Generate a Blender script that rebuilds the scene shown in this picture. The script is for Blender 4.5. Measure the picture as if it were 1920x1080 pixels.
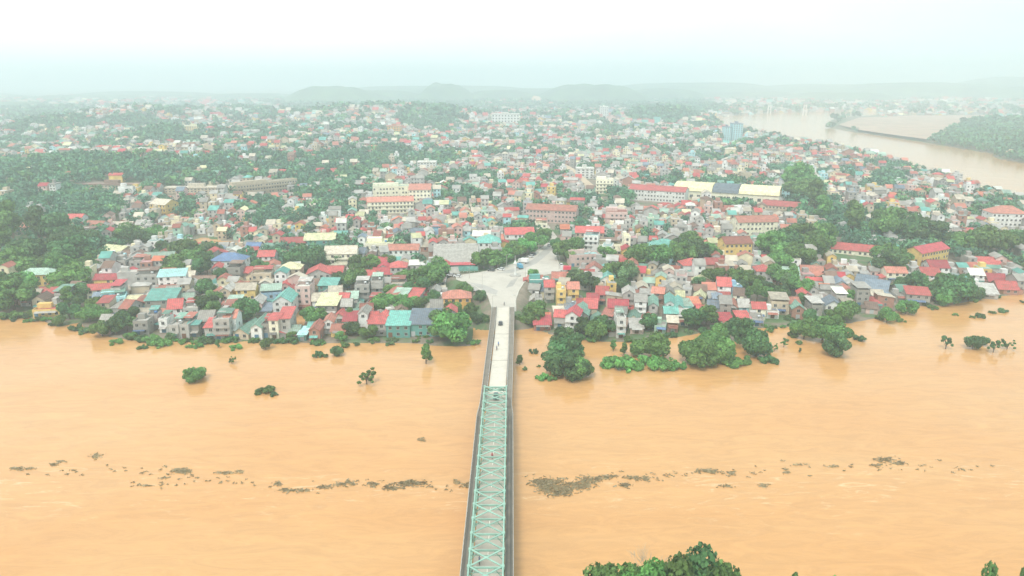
import bpy, math, random
import numpy as np
R = math.radians
random.seed(7); rng = np.random.default_rng(7)
for o in list(bpy.data.objects): bpy.data.objects.remove(o)
SC = bpy.context.scene
COL = SC.collection

# ------------------------------------------------------------------ camera, sky, sun, exposure
FPX, PITCH, CH = 1350.0, R(16.1), 110.0
cam = bpy.data.objects.new('camera', bpy.data.cameras.new('camera'))
cam.data.sensor_width = 36; cam.data.lens = FPX/1920*36
cam.data.clip_start = 1; cam.data.clip_end = 60000
cam.location = (0, 0, CH); cam.rotation_euler = (math.pi/2-PITCH, 0, 0)
COL.objects.link(cam); SC.camera = cam
SUN_EL, SUN_AZ = 55, 200         # azimuth: direction the light comes from, clockwise from +Y
w = bpy.data.worlds.new('World'); SC.world = w; w.use_nodes = True
nt = w.node_tree; nt.nodes.clear()
def nd(t, typ, **kw):
    n = t.nodes.new(typ)
    for k, v in kw.items(): setattr(n, k, v)
    return n
out = nd(nt, 'ShaderNodeOutputWorld'); bg = nd(nt, 'ShaderNodeBackground'); bg.inputs[1].default_value = 0.1
sky = nd(nt, 'ShaderNodeTexSky', sky_type='NISHITA', sun_disc=False)
sky.sun_elevation = R(SUN_EL); sky.sun_rotation = R(SUN_AZ); sky.air_density = 1.5; sky.dust_density = 4
tc = nd(nt, 'ShaderNodeTexCoord'); mp = nd(nt, 'ShaderNodeMapping'); mp.inputs['Scale'].default_value = (1, 1, 3.5)
nz = nd(nt, 'ShaderNodeTexNoise'); nz.inputs['Scale'].default_value = 1.6; nz.inputs['Detail'].default_value = 5
sx = nd(nt, 'ShaderNodeSeparateXYZ'); add = nd(nt, 'ShaderNodeMath', operation='MULTIPLY_ADD')
add.inputs[1].default_value = -0.62
rp = nd(nt, 'ShaderNodeValToRGB'); rp.color_ramp.elements[0].position = 0.12; rp.color_ramp.elements[1].position = 0.72
rp.color_ramp.elements[0].color = (.60, .77, .79, 1); rp.color_ramp.elements[1].color = (1.0, 1.0, .99, 1)
sc_ = nd(nt, 'ShaderNodeVectorMath', operation='SCALE'); sc_.inputs['Scale'].default_value = 9.0
mx = nd(nt, 'ShaderNodeMix', data_type='RGBA'); mx.inputs[0].default_value = 0.86
L = nt.links.new
L(tc.outputs['Generated'], mp.inputs[0]); L(mp.outputs[0], nz.inputs[0]); L(tc.outputs['Generated'], sx.inputs[0])
L(sx.outputs[0], add.inputs[0]); L(nz.outputs[0], add.inputs[2]); L(add.outputs[0], rp.inputs[0])
L(rp.outputs[0], sc_.inputs[0]); L(sky.outputs[0], mx.inputs[6]); L(sc_.outputs[0], mx.inputs[7])
L(mx.outputs[2], bg.inputs[0]); L(bg.outputs[0], out.inputs[0])
sl = bpy.data.lights.new('sun', 'SUN'); sl.energy = 1.5; sl.angle = R(14); sl.color = (1, .95, .87)
so = bpy.data.objects.new('sun', sl); COL.objects.link(so)
so.rotation_euler = (R(90-SUN_EL), 0, math.pi-R(SUN_AZ)); so.location = (0, 0, 300)
SC.view_settings.view_transform = 'Standard'; SC.view_settings.look = 'None'
SC.view_settings.exposure = 0.85; SC.view_settings.gamma = 1
SC.render.engine = 'CYCLES'; SC.cycles.max_bounces = 6; SC.cycles.volume_bounces = 4
SC.cycles.diffuse_bounces = 3; SC.cycles.glossy_bounces = 2; SC.cycles.transparent_max_bounces = 4
HAZE_D, HAZE_C = 0.00042, (.81, .935, .975)

# ------------------------------------------------------------------ helpers
def link(name, data, parent=None):
    o = bpy.data.objects.new(name, data); COL.objects.link(o)
    if parent is not None: o.parent = parent
    return o
def tag(o, label=None, cat=None, group=None, kind=None):
    if label: o['label'] = label
    if cat: o['category'] = cat
    if group: o['group'] = group
    if kind: o['kind'] = kind
    return o
def thing(name, loc, rz=0, label=None, cat=None, group=None):
    o = link(name, None); o.location = loc; o.rotation_euler = (0, 0, rz); o.empty_display_size = .5
    return tag(o, label, cat, group)
class MB:
    def __init__(s): s.v = []; s.f = []; s.m = []
    def quad(s, a, b, c, d, m=0):
        n = len(s.v); s.v += [a, b, c, d]; s.f.append((n, n+1, n+2, n+3)); s.m.append(m)
    def tri(s, a, b, c, m=0):
        n = len(s.v); s.v += [a, b, c]; s.f.append((n, n+1, n+2)); s.m.append(m)
    def hexa(s, b, t, m=0):           # b, t: four corners below and above, counter-clockwise
        n = len(s.v); s.v += list(b)+list(t)
        for f in ((3, 2, 1, 0), (4, 5, 6, 7), (0, 1, 5, 4), (1, 2, 6, 5), (2, 3, 7, 6), (3, 0, 4, 7)):
            s.f.append(tuple(n+i for i in f)); s.m.append(m)
    def box(s, x0, x1, y0, y1, z0, z1, m=0):
        s.hexa([(x0, y0, z0), (x1, y0, z0), (x1, y1, z0), (x0, y1, z0)], [(x0, y0, z1), (x1, y0, z1), (x1, y1, z1), (x0, y1, z1)], m)
    def bar(s, p, q, wd, ht, m=0):    # beam from p to q
        p = np.array(p, float); q = np.array(q, float); d = q-p; d /= np.linalg.norm(d)
        up = np.array((0, 0, 1.)) if abs(d[2]) < .95 else np.array((0, 1., 0))
        a = np.cross(d, up); a /= np.linalg.norm(a); b = np.cross(a, d)
        c = [a*sx_*wd/2+b*sy_*ht/2 for sx_, sy_ in ((-1, -1), (1, -1), (1, 1), (-1, 1))]
        s.hexa([tuple(p+k) for k in c], [tuple(q+k) for k in c], m)
    def tube(s, p, q, r0, r1, n=6, m=0):
        p = np.array(p, float); q = np.array(q, float); d = q-p; d /= max(1e-6, np.linalg.norm(d))
        up = np.array((0, 0, 1.)) if abs(d[2]) < .9 else np.array((1., 0, 0))
        a = np.cross(d, up); a /= np.linalg.norm(a); b = np.cross(d, a); k = len(s.v)
        for c, r in ((p, r0), (q, r1)):
            for i in range(n):
                t = 2*math.pi*i/n; s.v.append(tuple(c+a*math.cos(t)*r+b*math.sin(t)*r))
        for i in range(n):
            j = (i+1) % n; s.f.append((k+i, k+j, k+n+j, k+n+i)); s.m.append(m)
        s.f.append(tuple(k+n+i for i in range(n))); s.m.append(m)
        s.f.append(tuple(k+i for i in reversed(range(n)))); s.m.append(m)
    def mesh(s, name, mats, smooth=False):
        me = bpy.data.meshes.new(name); me.from_pydata(s.v, [], s.f)
        for m in (mats if isinstance(mats, (list, tuple)) else [mats]): me.materials.append(m)
        if any(s.m): me.polygons.foreach_set('material_index', s.m)
        if smooth: me.polygons.foreach_set('use_smooth', [True]*len(s.f))
        me.update(); return me
    def build(s, name, mats, parent=None, smooth=False): return link(name, s.mesh(name, mats, smooth), parent)

# ------------------------------------------------------------------ materials
def srgb(r, g, b):
    f = lambda c: (c/255/12.92 if c/255 <= .04045 else ((c/255+.055)/1.055)**2.4)
    return (f(r), f(g), f(b))
def mat(name, col, rough=.8, var=.12, scale=.25, stripe=None, spec=.3, dirt=None, dirt_amt=.35, bump=0):
    m = bpy.data.materials.new(name); m.use_nodes = True; t = m.node_tree; p = t.nodes['Principled BSDF']
    p.inputs['Roughness'].default_value = rough; p.inputs['Specular IOR Level'].default_value = spec
    L = t.links.new
    oi = nd(t, 'ShaderNodeObjectInfo'); tc = nd(t, 'ShaderNodeTexCoord'); n1 = nd(t, 'ShaderNodeTexNoise')
    n1.inputs['Scale'].default_value = scale; n1.inputs['Detail'].default_value = 5; n1.inputs['Roughness'].default_value = .65
    ofs = nd(t, 'ShaderNodeVectorMath', operation='MULTIPLY_ADD'); ofs.inputs[1].default_value = (1, 1, 1)
    sc = nd(t, 'ShaderNodeVectorMath', operation='SCALE'); sc.inputs[0].default_value = (57, 31, 17)
    L(oi.outputs['Random'], sc.inputs['Scale']); L(tc.outputs['Object'], ofs.inputs[0]); L(sc.outputs[0], ofs.inputs[2])
    L(ofs.outputs[0], n1.inputs[0])
    mr = nd(t, 'ShaderNodeMapRange'); mr.inputs[1].default_value = .3; mr.inputs[2].default_value = .7
    mr.inputs[3].default_value = 1-var; mr.inputs[4].default_value = 1+var
    L(n1.outputs[0], mr.inputs[0])
    m2 = nd(t, 'ShaderNodeMapRange'); m2.inputs[3].default_value = 1-var; m2.inputs[4].default_value = 1+var
    L(oi.outputs['Random'], m2.inputs[0])
    mu = nd(t, 'ShaderNodeMath', operation='MULTIPLY'); L(mr.outputs[0], mu.inputs[0]); L(m2.outputs[0], mu.inputs[1])
    last = mu
    if stripe:
        wv = nd(t, 'ShaderNodeTexWave'); wv.bands_direction = stripe; wv.inputs['Scale'].default_value = .35
        wv.inputs['Distortion'].default_value = .3; L(tc.outputs['Object'], wv.inputs[0])
        m3 = nd(t, 'ShaderNodeMapRange'); m3.inputs[3].default_value = .86; m3.inputs[4].default_value = 1.08
        L(wv.outputs[1], m3.inputs[0]); mm = nd(t, 'ShaderNodeMath', operation='MULTIPLY')
        L(mu.outputs[0], mm.inputs[0]); L(m3.outputs[0], mm.inputs[1]); last = mm
    vs = nd(t, 'ShaderNodeVectorMath', operation='SCALE'); vs.inputs[0].default_value = col[:3]
    L(last.outputs[0], vs.inputs['Scale']); res = vs.outputs[0]
    if dirt:
        n2 = nd(t, 'ShaderNodeTexNoise'); n2.inputs['Scale'].default_value = scale*2.3; n2.inputs['Detail'].default_value = 7
        n2.inputs['Roughness'].default_value = .75
        L(ofs.outputs[0], n2.inputs[0]); cr = nd(t, 'ShaderNodeMapRange'); cr.inputs[1].default_value = .48
        cr.inputs[2].default_value = .68; cr.inputs[4].default_value = dirt_amt; L(n2.outputs[0], cr.inputs[0])
        mx = nd(t, 'ShaderNodeMix', data_type='RGBA'); L(cr.outputs[0], mx.inputs[0]); L(res, mx.inputs[6])
        mx.inputs[7].default_value = (*dirt, 1); res = mx.outputs[2]
    L(res, p.inputs['Base Color'])
    return m
GRIME = (.17, .15, .12)
ROOF = {}
for k, c in dict(red=(.45, .095, .09), crimson=(.42, .065, .08), salmon=(.48, .19, .14), orange=(.50, .17, .10), rust=(.34, .12, .09),
                 brown=(.20, .13, .10), teal=(.13, .36, .31), green=(.17, .32, .25), sage=(.30, .42, .34), olive=(.50, .50, .30),
                 blue=(.10, .17, .30), slate=(.17, .22, .27), grey=(.30, .29, .26), tan=(.48, .43, .34), cement=(.38, .37, .34),
                 pale=(.62, .62, .56), yellow=(.66, .62, .38), cyan=(.35, .62, .60), dark=(.12, .12, .115)).items():
    ROOF[k] = mat('roof_'+k, c, .7, .3, .45, 'X' if k not in ('tan', 'cement', 'pale') else None, dirt=GRIME, dirt_amt=.7)
WALL = {}
for k, c in dict(white=(.72, .73, .70), cream=(.80, .77, .60), yellow=(.70, .50, .17), orange=(.70, .38, .10), grey=(.42, .41, .38),
                 pink=(.60, .44, .40), tan=(.50, .42, .31), cyan=(.42, .70, .74), blue=(.30, .48, .62), green=(.38, .55, .42),
                 concrete=(.30, .29, .26), brick=(.38, .20, .15), teal=(.10, .30, .27)).items():
    WALL[k] = mat('wall_'+k, c, .9, .1, .3, dirt=GRIME, dirt_amt=.5)
M_win = mat('window_glass', (.028, .036, .042), .15, .3, 1, spec=.5)
M_frame = mat('frame', (.45, .44, .40), .6)
M_steel = mat('tank_steel', (.6, .62, .62), .3, .05); M_steel.node_tree.nodes['Principled BSDF'].inputs['Metallic'].default_value = .7
M_bluet = mat('tank_blue', (.08, .22, .45), .5)
M_bark = mat('bark', (.14, .11, .08), .95, .2, 1)
def leafmat(name, col, tr=.25):
    m = mat(name, col, .75, .3, .55, spec=.25); t = m.node_tree; p = t.nodes['Principled BSDF']
    hsv = nd(t, 'ShaderNodeHueSaturation'); oi = nd(t, 'ShaderNodeObjectInfo'); mr = nd(t, 'ShaderNodeMapRange')
    mr.inputs[3].default_value = .475; mr.inputs[4].default_value = .525
    at_ = nd(t, 'ShaderNodeAttribute'); at_.attribute_name = 'tone'; sc2 = nd(t, 'ShaderNodeVectorMath', operation='SCALE'); t.links.new(p.inputs['Base Color'].links[0].from_socket, sc2.inputs[0]); t.links.new(at_.outputs['Fac'], sc2.inputs['Scale']); src = sc2.outputs[0]
    t.links.new(oi.outputs['Random'], mr.inputs[0]); t.links.new(mr.outputs[0], hsv.inputs['Hue']); t.links.new(src, hsv.inputs['Color'])
    t.links.new(hsv.outputs[0], p.inputs['Base Color'])
    tl = nd(t, 'ShaderNodeBsdfTranslucent'); t.links.new(hsv.outputs[0], tl.inputs[0])
    ms = nd(t, 'ShaderNodeMixShader'); ms.inputs[0].default_value = tr; o = [n for n in t.nodes if n.type == 'OUTPUT_MATERIAL'][0]
    t.links.new(p.outputs[0], ms.inputs[1]); t.links.new(tl.outputs[0], ms.inputs[2]); t.links.new(ms.outputs[0], o.inputs[0])
    return m
LEAF = dict(dark=leafmat('leaf_dark', (.088, .185, .066), .3), mid=leafmat('leaf_mid', (.132, .262, .072), .3),
            bright=leafmat('leaf_bright', (.145, .33, .085)), olive=leafmat('leaf_olive', (.13, .22, .09)))

# ------------------------------------------------------------------ picture <-> ground
cp, sp = math.cos(PITCH), math.sin(PITCH)
def pix(x, y, z):
    d = np.array([x, y, z-CH]) if np.isscalar(x) else np.stack([x, y, z-CH])
    zc = d[1]*cp-d[2]*sp; yc = -(d[1]*sp+d[2]*cp)
    return 960+FPX*d[0]/zc, 540+FPX*yc/zc, zc
def plane(px, py, z=0.5):
    u = (np.asarray(px, float)-960)/FPX; v = (np.asarray(py, float)-540)/FPX
    t = (CH-z)/(sp+v*cp); return u*t, (cp-v*sp)*t
def sdf(poly, x, y):                 # signed distance, positive inside
    x = np.atleast_1d(x).astype(float); y = np.atleast_1d(y).astype(float)
    best = np.full(x.shape, 1e18); ins = np.zeros(x.shape, bool); n = len(poly)
    for i in range(n):
        ax, ay = poly[i]; bx, by = poly[(i+1) % n]; ex, ey = bx-ax, by-ay
        t = np.clip(((x-ax)*ex+(y-ay)*ey)/(ex*ex+ey*ey+1e-9), 0, 1)
        best = np.minimum(best, (x-ax-ex*t)**2+(y-ay-ey*t)**2)
        if ay != by: ins ^= ((ay > y) != (by > y)) & (x < (bx-ax)*(y-ay)/(by-ay)+ax)
    return np.where(ins, 1, -1)*np.sqrt(best)
def wpoly(pts, z=0.5):
    a = np.array(pts, float); x, y = plane(a[:, 0], a[:, 1], z); return list(zip(x, y))
TOWN = wpoly([(-900, 640), (-400, 600), (-100, 592), (0, 594), (45, 590), (80, 597), (110, 610), (150, 602), (172, 618), (215, 630),
    (270, 638), (320, 637), (400, 640), (470, 637), (600, 640), (760, 640), (820, 645), (880, 646), (884, 620), (874, 600), (872, 588),
    (900, 584), (926, 590), (963, 590), (1000, 598), (1012, 616), (1050, 630), (1130, 638), (1200, 638), (1290, 626), (1330, 616),
    (1400, 613), (1500, 610), (1590, 603), (1640, 594), (1690, 575), (1705, 570), (1760, 572), (1830, 560), (1880, 552), (1920, 548),
    (2100, 530), (2500, 500), (2400, 485), (1920, 378), (1850, 356), (1740, 325), (1640, 295), (1560, 278), (1500, 268), (1440, 256),
    (1380, 246), (1340, 232), (1330, 224), (1370, 217), (1440, 212), (1520, 210), (1700, 208), (1920, 206), (2400, 204), (2600, 162), (-1200, 162)])
PENIN = wpoly([(1548, 232), (1560, 224), (1600, 217), (1700, 214), (1920, 212), (2500, 211), (2500, 330), (1920, 306), (1870, 298),
    (1858, 288), (1700, 262), (1600, 248), (1555, 240)])
POOLS = [wpoly(p, 2) for p in ([(352, 446), (380, 440), (445, 450), (440, 468), (400, 468), (368, 460)],
    [(540, 645), (546, 600), (556, 560), (580, 556), (574, 600), (562, 645)],
    [(1150, 645), (1300, 645), (1290, 632), (1160, 640)])]
FIELD = wpoly([(1572, 234), (1610, 221), (1700, 217), (1860, 216), (1850, 228), (1790, 240), (1770, 256), (1740, 262), (1680, 254), (1610, 244)], 5)
JUNC = wpoly([(924, 584), (914, 554), (904, 545), (886, 534), (856, 524), (856, 517), (900, 511), (935, 504), (962, 495),
    (998, 477), (1020, 462), (1030, 445), (1018, 425), (1028, 423), (1044, 445), (1048, 462), (1042, 480), (1048, 496), (1064, 502), (1064, 508), (1040, 512),
    (1000, 519), (982, 530), (972, 546), (966, 564), (966, 584)], 6.5)
BUMPS = [(90, 345, 150, 14), (330, 330, 130, 10), (120, 250, 130, 24), (245, 240, 90, 26), (330, 272, 90, 22), (60, 440, 60, 7),
    (560, 300, 150, 10), (640, 232, 200, 22), (780, 232, 200, 26), (1250, 225, 120, 22), (600, 265, 120, 12), (400, 225, 240, 20)]
BW = []
for px_, py_, r_, h_ in BUMPS:
    bx_, by_ = plane(px_, py_, 5); BW.append((float(bx_), float(by_), r_, h_))
def sst(a, b, x): t = np.clip((x-a)/(b-a), 0, 1); return t*t*(3-2*t)
def shore(x, y):
    d = np.maximum(sdf(TOWN, x, y), sdf(PENIN, x, y))
    for p in POOLS: d = np.minimum(d, -sdf(p, x, y))
    return d
def H(x, y, full=False):
    x = np.atleast_1d(x).astype(float); y = np.atleast_1d(y).astype(float)
    d = shore(x, y); far = sst(20, 300, d)
    h = np.where(d < 0, np.maximum(-3, d*.35+.35), .35+4.4*sst(0, 100, d)+.25*np.sin(x*.07)*np.cos(y*.05)*sst(0, 40, d))
    for bx, by, r, hh in BW: h = h+hh*np.exp(-(((x-bx)/r)**2+((y-by)/(r*1.3))**2))*sst(10, 90, d)
    h = h+3*np.sin(x*.006+1)*np.sin(y*.004)*far
    kf = sst(-60, -5, sdf(FIELD, x, y))*sst(5, 60, d); h = h*(1-kf)+4.8*kf
    j = sdf(JUNC, x, y); k = sst(-11, -1, j); h = h*(1-k)+6.42*k
    return (h, d, j) if full else h
def ground(px, py):                   # pixel -> world point on the terrain
    px = np.atleast_1d(px).astype(float); py = np.atleast_1d(py).astype(float)
    u = (px-960)/FPX; v = (py-540)/FPX; z = np.full(px.shape, 2.0)
    for i in range(8):
        t = (CH-z)/(sp+v*cp); z = .5*z+.5*np.maximum(0, H(u*t, (cp-v*sp)*t))
    t = (CH-z)/(sp+v*cp); return u*t, (cp-v*sp)*t, z

# ------------------------------------------------------------------ terrain, water, road
def gridmesh(name, X, Y, Z, m, kind='structure'):
    nr, nc = X.shape; v = np.stack([X.ravel(), Y.ravel(), Z.ravel()], 1)
    i = np.arange(nr*nc).reshape(nr, nc); q = np.stack([i[:-1, :-1], i[:-1, 1:], i[1:, 1:], i[1:, :-1]], -1).reshape(-1, 4)
    me = bpy.data.meshes.new(name); me.from_pydata(v.tolist(), [], q.tolist()); me.materials.append(m)
    me.polygons.foreach_set('use_smooth', [True]*len(q)); o = link(name, me); tag(o, kind=kind); return o
def ground_mat():
    m = bpy.data.materials.new('ground'); m.use_nodes = True; t = m.node_tree; p = t.nodes['Principled BSDF']; L = t.links.new
    p.inputs['Roughness'].default_value = .95; p.inputs['Specular IOR Level'].default_value = .1
    tc = nd(t, 'ShaderNodeTexCoord')
    a = nd(t, 'ShaderNodeTexNoise'); a.inputs['Scale'].default_value = .035; a.inputs['Detail'].default_value = 9; a.inputs['Roughness'].default_value = .7
    b = nd(t, 'ShaderNodeTexNoise'); b.inputs['Scale'].default_value = .012; b.inputs['Detail'].default_value = 4
    L(tc.outputs['Object'], a.inputs[0]); L(tc.outputs['Object'], b.inputs[0])
    r = nd(t, 'ShaderNodeValToRGB'); e = r.color_ramp.elements
    e[0].position = .34; e[0].color = (.07, .15, .06, 1); e[1].position = .62; e[1].color = (.27, .23, .18, 1)
    n = r.color_ramp.elements.new(.45); n.color = (.11, .17, .08, 1); n = r.color_ramp.elements.new(.51); n.color = (.19, .165, .125, 1)
    L(a.outputs[0], r.inputs[0]); L(r.outputs[0], p.inputs['Base Color']); return m
M_ground = ground_mat()
dist = 235*np.exp(np.linspace(0, math.log(12500/235), 330)); ang = np.radians(np.linspace(-56, 56, 300))
X = np.outer(dist, np.tan(ang)); Y = np.outer(dist, np.ones_like(ang))
Z, D_, J_ = H(X.ravel(), Y.ravel(), True); gridmesh('ground', X, Y, Z.reshape(X.shape), M_ground)
xs = np.linspace(-260, 330, 90); ys = np.linspace(-60, 140, 40); X, Y = np.meshgrid(xs, ys)
edge = 133+5*np.sin(X*.05)+3*np.sin(X*.13+1); Z = np.clip((edge-Y)*.3, -3, 4)+.3*np.sin(X*.2)*np.sin(Y*.17)
gridmesh('near_bank', X, Y, Z, M_ground)

def water_mat():
    m = bpy.data.materials.new('muddy_water'); m.use_nodes = True; t = m.node_tree; p = t.nodes['Principled BSDF']; L = t.links.new
    tc = nd(t, 'ShaderNodeTexCoord')
    def noise(sc, det, sx=1., sy=1., rough=.5, dist=0, rz=0):
        mp = nd(t, 'ShaderNodeMapping'); mp.inputs['Scale'].default_value = (sx, sy, 1); mp.inputs['Rotation'].default_value = (0, 0, rz)
        n = nd(t, 'ShaderNodeTexNoise'); n.inputs['Scale'].default_value = sc; n.inputs['Detail'].default_value = det
        n.inputs['Roughness'].default_value = rough; n.inputs['Distortion'].default_value = dist
        L(tc.outputs['Object'], mp.inputs[0]); L(mp.outputs[0], n.inputs[0]); return n
    big = noise(.012, 5, .45, 1.2, .55, .6); r = nd(t, 'ShaderNodeValToRGB'); e = r.color_ramp.elements
    e[0].position = .35; e[0].color = (.545, .288, .108, 1); e[1].position = .65; e[1].color = (.56, .325, .138, 1)
    L(big.outputs[0], r.inputs[0])
    # lighter and darker streaks in the base colour, drawn out along the current
    st = noise(.17, 10, .35, 1.3, .75, 1.6, .05); mr = nd(t, 'ShaderNodeMapRange'); mr.inputs[1].default_value = .38; mr.inputs[2].default_value = .64
    mr.inputs[3].default_value = .90; mr.inputs[4].default_value = 1.06; L(st.outputs[0], mr.inputs[0])
    vs = nd(t, 'ShaderNodeVectorMath', operation='SCALE'); L(r.outputs[0], vs.inputs[0]); L(mr.outputs[0], vs.inputs['Scale'])
    # thin foam lines, only along the line of drifting debris (y about 175)
    sx = nd(t, 'ShaderNodeSeparateXYZ'); L(tc.outputs['Object'], sx.inputs[0])
    wob = noise(.02, 3, 1, 1, .5, 0); wm = nd(t, 'ShaderNodeMath', operation='MULTIPLY_ADD'); wm.inputs[1].default_value = 44; L(wob.outputs[0], wm.inputs[0]); L(sx.outputs[1], wm.inputs[2])
    sb = nd(t, 'ShaderNodeMath', operation='SUBTRACT'); sb.inputs[1].default_value = 200; L(wm.outputs[0], sb.inputs[0])
    ab = nd(t, 'ShaderNodeMath', operation='ABSOLUTE'); L(sb.outputs[0], ab.inputs[0])
    bd = nd(t, 'ShaderNodeMapRange'); bd.inputs[1].default_value = 20; bd.inputs[2].default_value = 2; L(ab.outputs[0], bd.inputs[0])
    fo = noise(.30, 9, .30, 1.2, .72, 1.5, .12); fm = nd(t, 'ShaderNodeMapRange'); fm.inputs[1].default_value = .56; fm.inputs[2].default_value = .70; L(fo.outputs[0], fm.inputs[0])
    f2 = nd(t, 'ShaderNodeMath', operation='MULTIPLY'); L(bd.outputs[0], f2.inputs[0]); L(fm.outputs[0], f2.inputs[1])
    f3 = noise(.16, 9, .18, 1.6, .75, 1.8, .06); f4 = nd(t, 'ShaderNodeMapRange'); f4.inputs[1].default_value = .66; f4.inputs[2].default_value = .78; f4.inputs[4].default_value = .75; L(f3.outputs[0], f4.inputs[0])
    f5 = nd(t, 'ShaderNodeMath', operation='MAXIMUM'); L(f2.outputs[0], f5.inputs[0]); L(f4.outputs[0], f5.inputs[1])
    f6 = nd(t, 'ShaderNodeMath', operation='MULTIPLY'); f6.inputs[1].default_value = .5; L(f5.outputs[0], f6.inputs[0])
    mx = nd(t, 'ShaderNodeMix', data_type='RGBA'); L(f6.outputs[0], mx.inputs[0]); L(vs.outputs[0], mx.inputs[6]); mx.inputs[7].default_value = (.80, .68, .46, 1)
    L(mx.outputs[2], p.inputs['Base Color'])
    p.inputs['Roughness'].default_value = .11; p.inputs['IOR'].default_value = 1.36; p.inputs['Specular IOR Level'].default_value = .42
    w1 = noise(.45, 6, .6, 1.2, .6, .5); w2 = noise(.06, 4, .5, 1.3, .5, .8)
    ad = nd(t, 'ShaderNodeMath', operation='MULTIPLY_ADD'); ad.inputs[1].default_value = 2.5; L(w2.outputs[0], ad.inputs[0]); L(w1.outputs[0], ad.inputs[2])
    bp = nd(t, 'ShaderNodeBump'); bp.inputs['Strength'].default_value = .55; bp.inputs['Distance'].default_value = .16
    L(ad.outputs[0], bp.inputs['Height']); L(bp.outputs[0], p.inputs['Normal']); return m
m = MB(); m.quad((-16000, -300, 0), (16000, -300, 0), (16000, 12600, 0), (-16000, 12600, 0))
tag(m.build('water', water_mat()), kind='structure')

def tess(poly, z, name, m):
    from mathutils.geometry import tessellate_polygon
    from mathutils import Vector
    v = [Vector((x, y, 0)) for x, y in poly]; tr = tessellate_polygon([v])
    b = MB()
    for a_, b_, c_ in tr:
        p = [(v[i].x, v[i].y, z) for i in (a_, b_, c_)]
        if (p[1][0]-p[0][0])*(p[2][1]-p[0][1])-(p[1][1]-p[0][1])*(p[2][0]-p[0][0]) < 0: p.reverse()
        b.tri(*p)
    return b.build(name, m)
M_road = mat("road_concrete", (.52, .49, .425), .85, .08, .06, dirt=(.33, .31, .27), dirt_amt=.55)
M_asph = mat('asphalt', (.36, .35, .32), .85, .1, .08, dirt=(.2, .19, .17), dirt_amt=.4)
tag(tess(JUNC, 6.5, 'road', M_road), kind='structure')
# kerb round the junction
kb = MB(); jp = np.array(JUNC)
for i in range(1, len(jp)-1):
    a, b = jp[i], jp[(i+1) % len(jp)]; kb.bar((*a, 6.55), (*b, 6.55), .5, .24)
tag(kb.build('kerb', mat('kerb', (.5, .48, .42), .9)), kind='structure')
def patch(pts, z, name, m): return tag(tess(wpoly(pts, z), z, name, m), kind='structure')
patch([(1000, 486), (1026, 462), (1036, 452), (1042, 456), (1030, 474), (1006, 494), (960, 512), (930, 512), (965, 503)], 6.52, 'road_patch', M_asph)
patch([(888, 545), (930, 552), (934, 545), (905, 533), (880, 530)], 6.52, 'road_patch', M_asph)
patch([(948, 540), (958, 526), (972, 520), (962, 536)], 6.52, 'road_patch', M_asph)
patch([(1490, 222)]+[(1562, 233), (1600, 224), (1780, 224), (1800, 240), (1760, 258), (1690, 255), (1600, 243)], 6.5, 'field', mat('bare_field', (.50, .30, .19), .95, .2, .01)) if False else None
STREETS = [wpoly(p, 5) for p in ([(1128, 395), (1140, 392), (1115, 352), (1090, 330), (1075, 318), (1060, 310), (1052, 312), (1105, 358)],)]

# ------------------------------------------------------------------ labels
ORD = 'first second third fourth fifth sixth seventh eighth ninth tenth eleventh twelfth thirteenth fourteenth fifteenth sixteenth seventeenth eighteenth nineteenth twentieth'.split()
ORD += ['twenty-'+w for w in ORD[:9]]+['thirtieth']+['thirty-'+w for w in ORD[:9]]
def where(px, py):
    band = ('in open river' if py > 655 else 'on the riverfront' if py > 598 else 'behind riverfront' if py > 560 else 'middle rows' if py > 520 else
            'junction level' if py > 480 else 'beyond junction' if py > 440 else 'far back')
    col = ('left edge' if px < 170 else 'far left' if px < 400 else 'middle left' if px < 620 else 'left of bridge' if px < 930 else
           'right of bridge' if px < 1130 else 'middle right' if px < 1400 else 'far right' if px < 1680 else 'right edge')
    return band+', '+col
PENDING = []   # (object, base label, px)
def later(o, base, px): PENDING.append((o, base, px))
def settle_labels():
    d = {}
    for o, b, px in PENDING: d.setdefault(b, []).append((px, o))
    for b, l in d.items():
        l.sort(key=lambda q: q[0])
        for i, (px, o) in enumerate(l):
            if len(l) == 1: o['label'] = b
            elif i == len(l)-1: o['label'] = b+', rightmost'+(' such' if len(l) > 2 else ' of two')
            else: o['label'] = b+', '+('leftmost' if i == 0 else ORD[min(i, 38)]+' from left')

# ------------------------------------------------------------------ houses
def win_mesh():
    b = MB(); b.box(-.5, .5, -.06, .05, 0, 1, 0)
    for x in (-.5, -.03, .44): b.box(x, x+.06, -.1, -.06, 0, 1, 1)
    b.box(-.56, .56, -.14, -.06, -.1, 0, 1); b.box(-.5, .5, -.1, -.06, .94, 1, 1)
    return b.mesh('window', [M_win, M_frame])
WIN = win_mesh()
db = MB(); db.box(-.5, .5, -.07, .05, 0, 1); DOORM = [db.mesh('door', mat('door_'+n, c, .6)) for n, c in (('wood', (.16, .08, .04)), ('blue', (.08, .18, .26)), ('shutter', (.40, .42, .42)))]
tb = MB(); tb.tube((-.7, 0, .9), (.7, 0, .9), .55, .55, 10); tb.box(-.6, -.4, -.4, .4, 0, .6); tb.box(.4, .6, -.4, .4, 0, .6)
TANK = [tb.mesh('water_tank', M_steel, True), tb.mesh('water_tank', M_bluet, True)]
def window(parent, x, y, z, w, h, rz):
    o = link('window', WIN, parent); o.location = (x, y, z); o.scale = (w, 1, h); o.rotation_euler = (0, 0, rz)
RNAME = dict(gx='pitched roof', gy='gable roof facing river', hip='hipped roof', flat='flat roof', shed='sloping sheet roof', mono='sloping sheet roof')
def slab(b, pts, th):                 # roof sheet: quad pts (ccw from above), given thickness
    b.hexa([(p[0], p[1], p[2]-th) for p in pts], pts)
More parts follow.
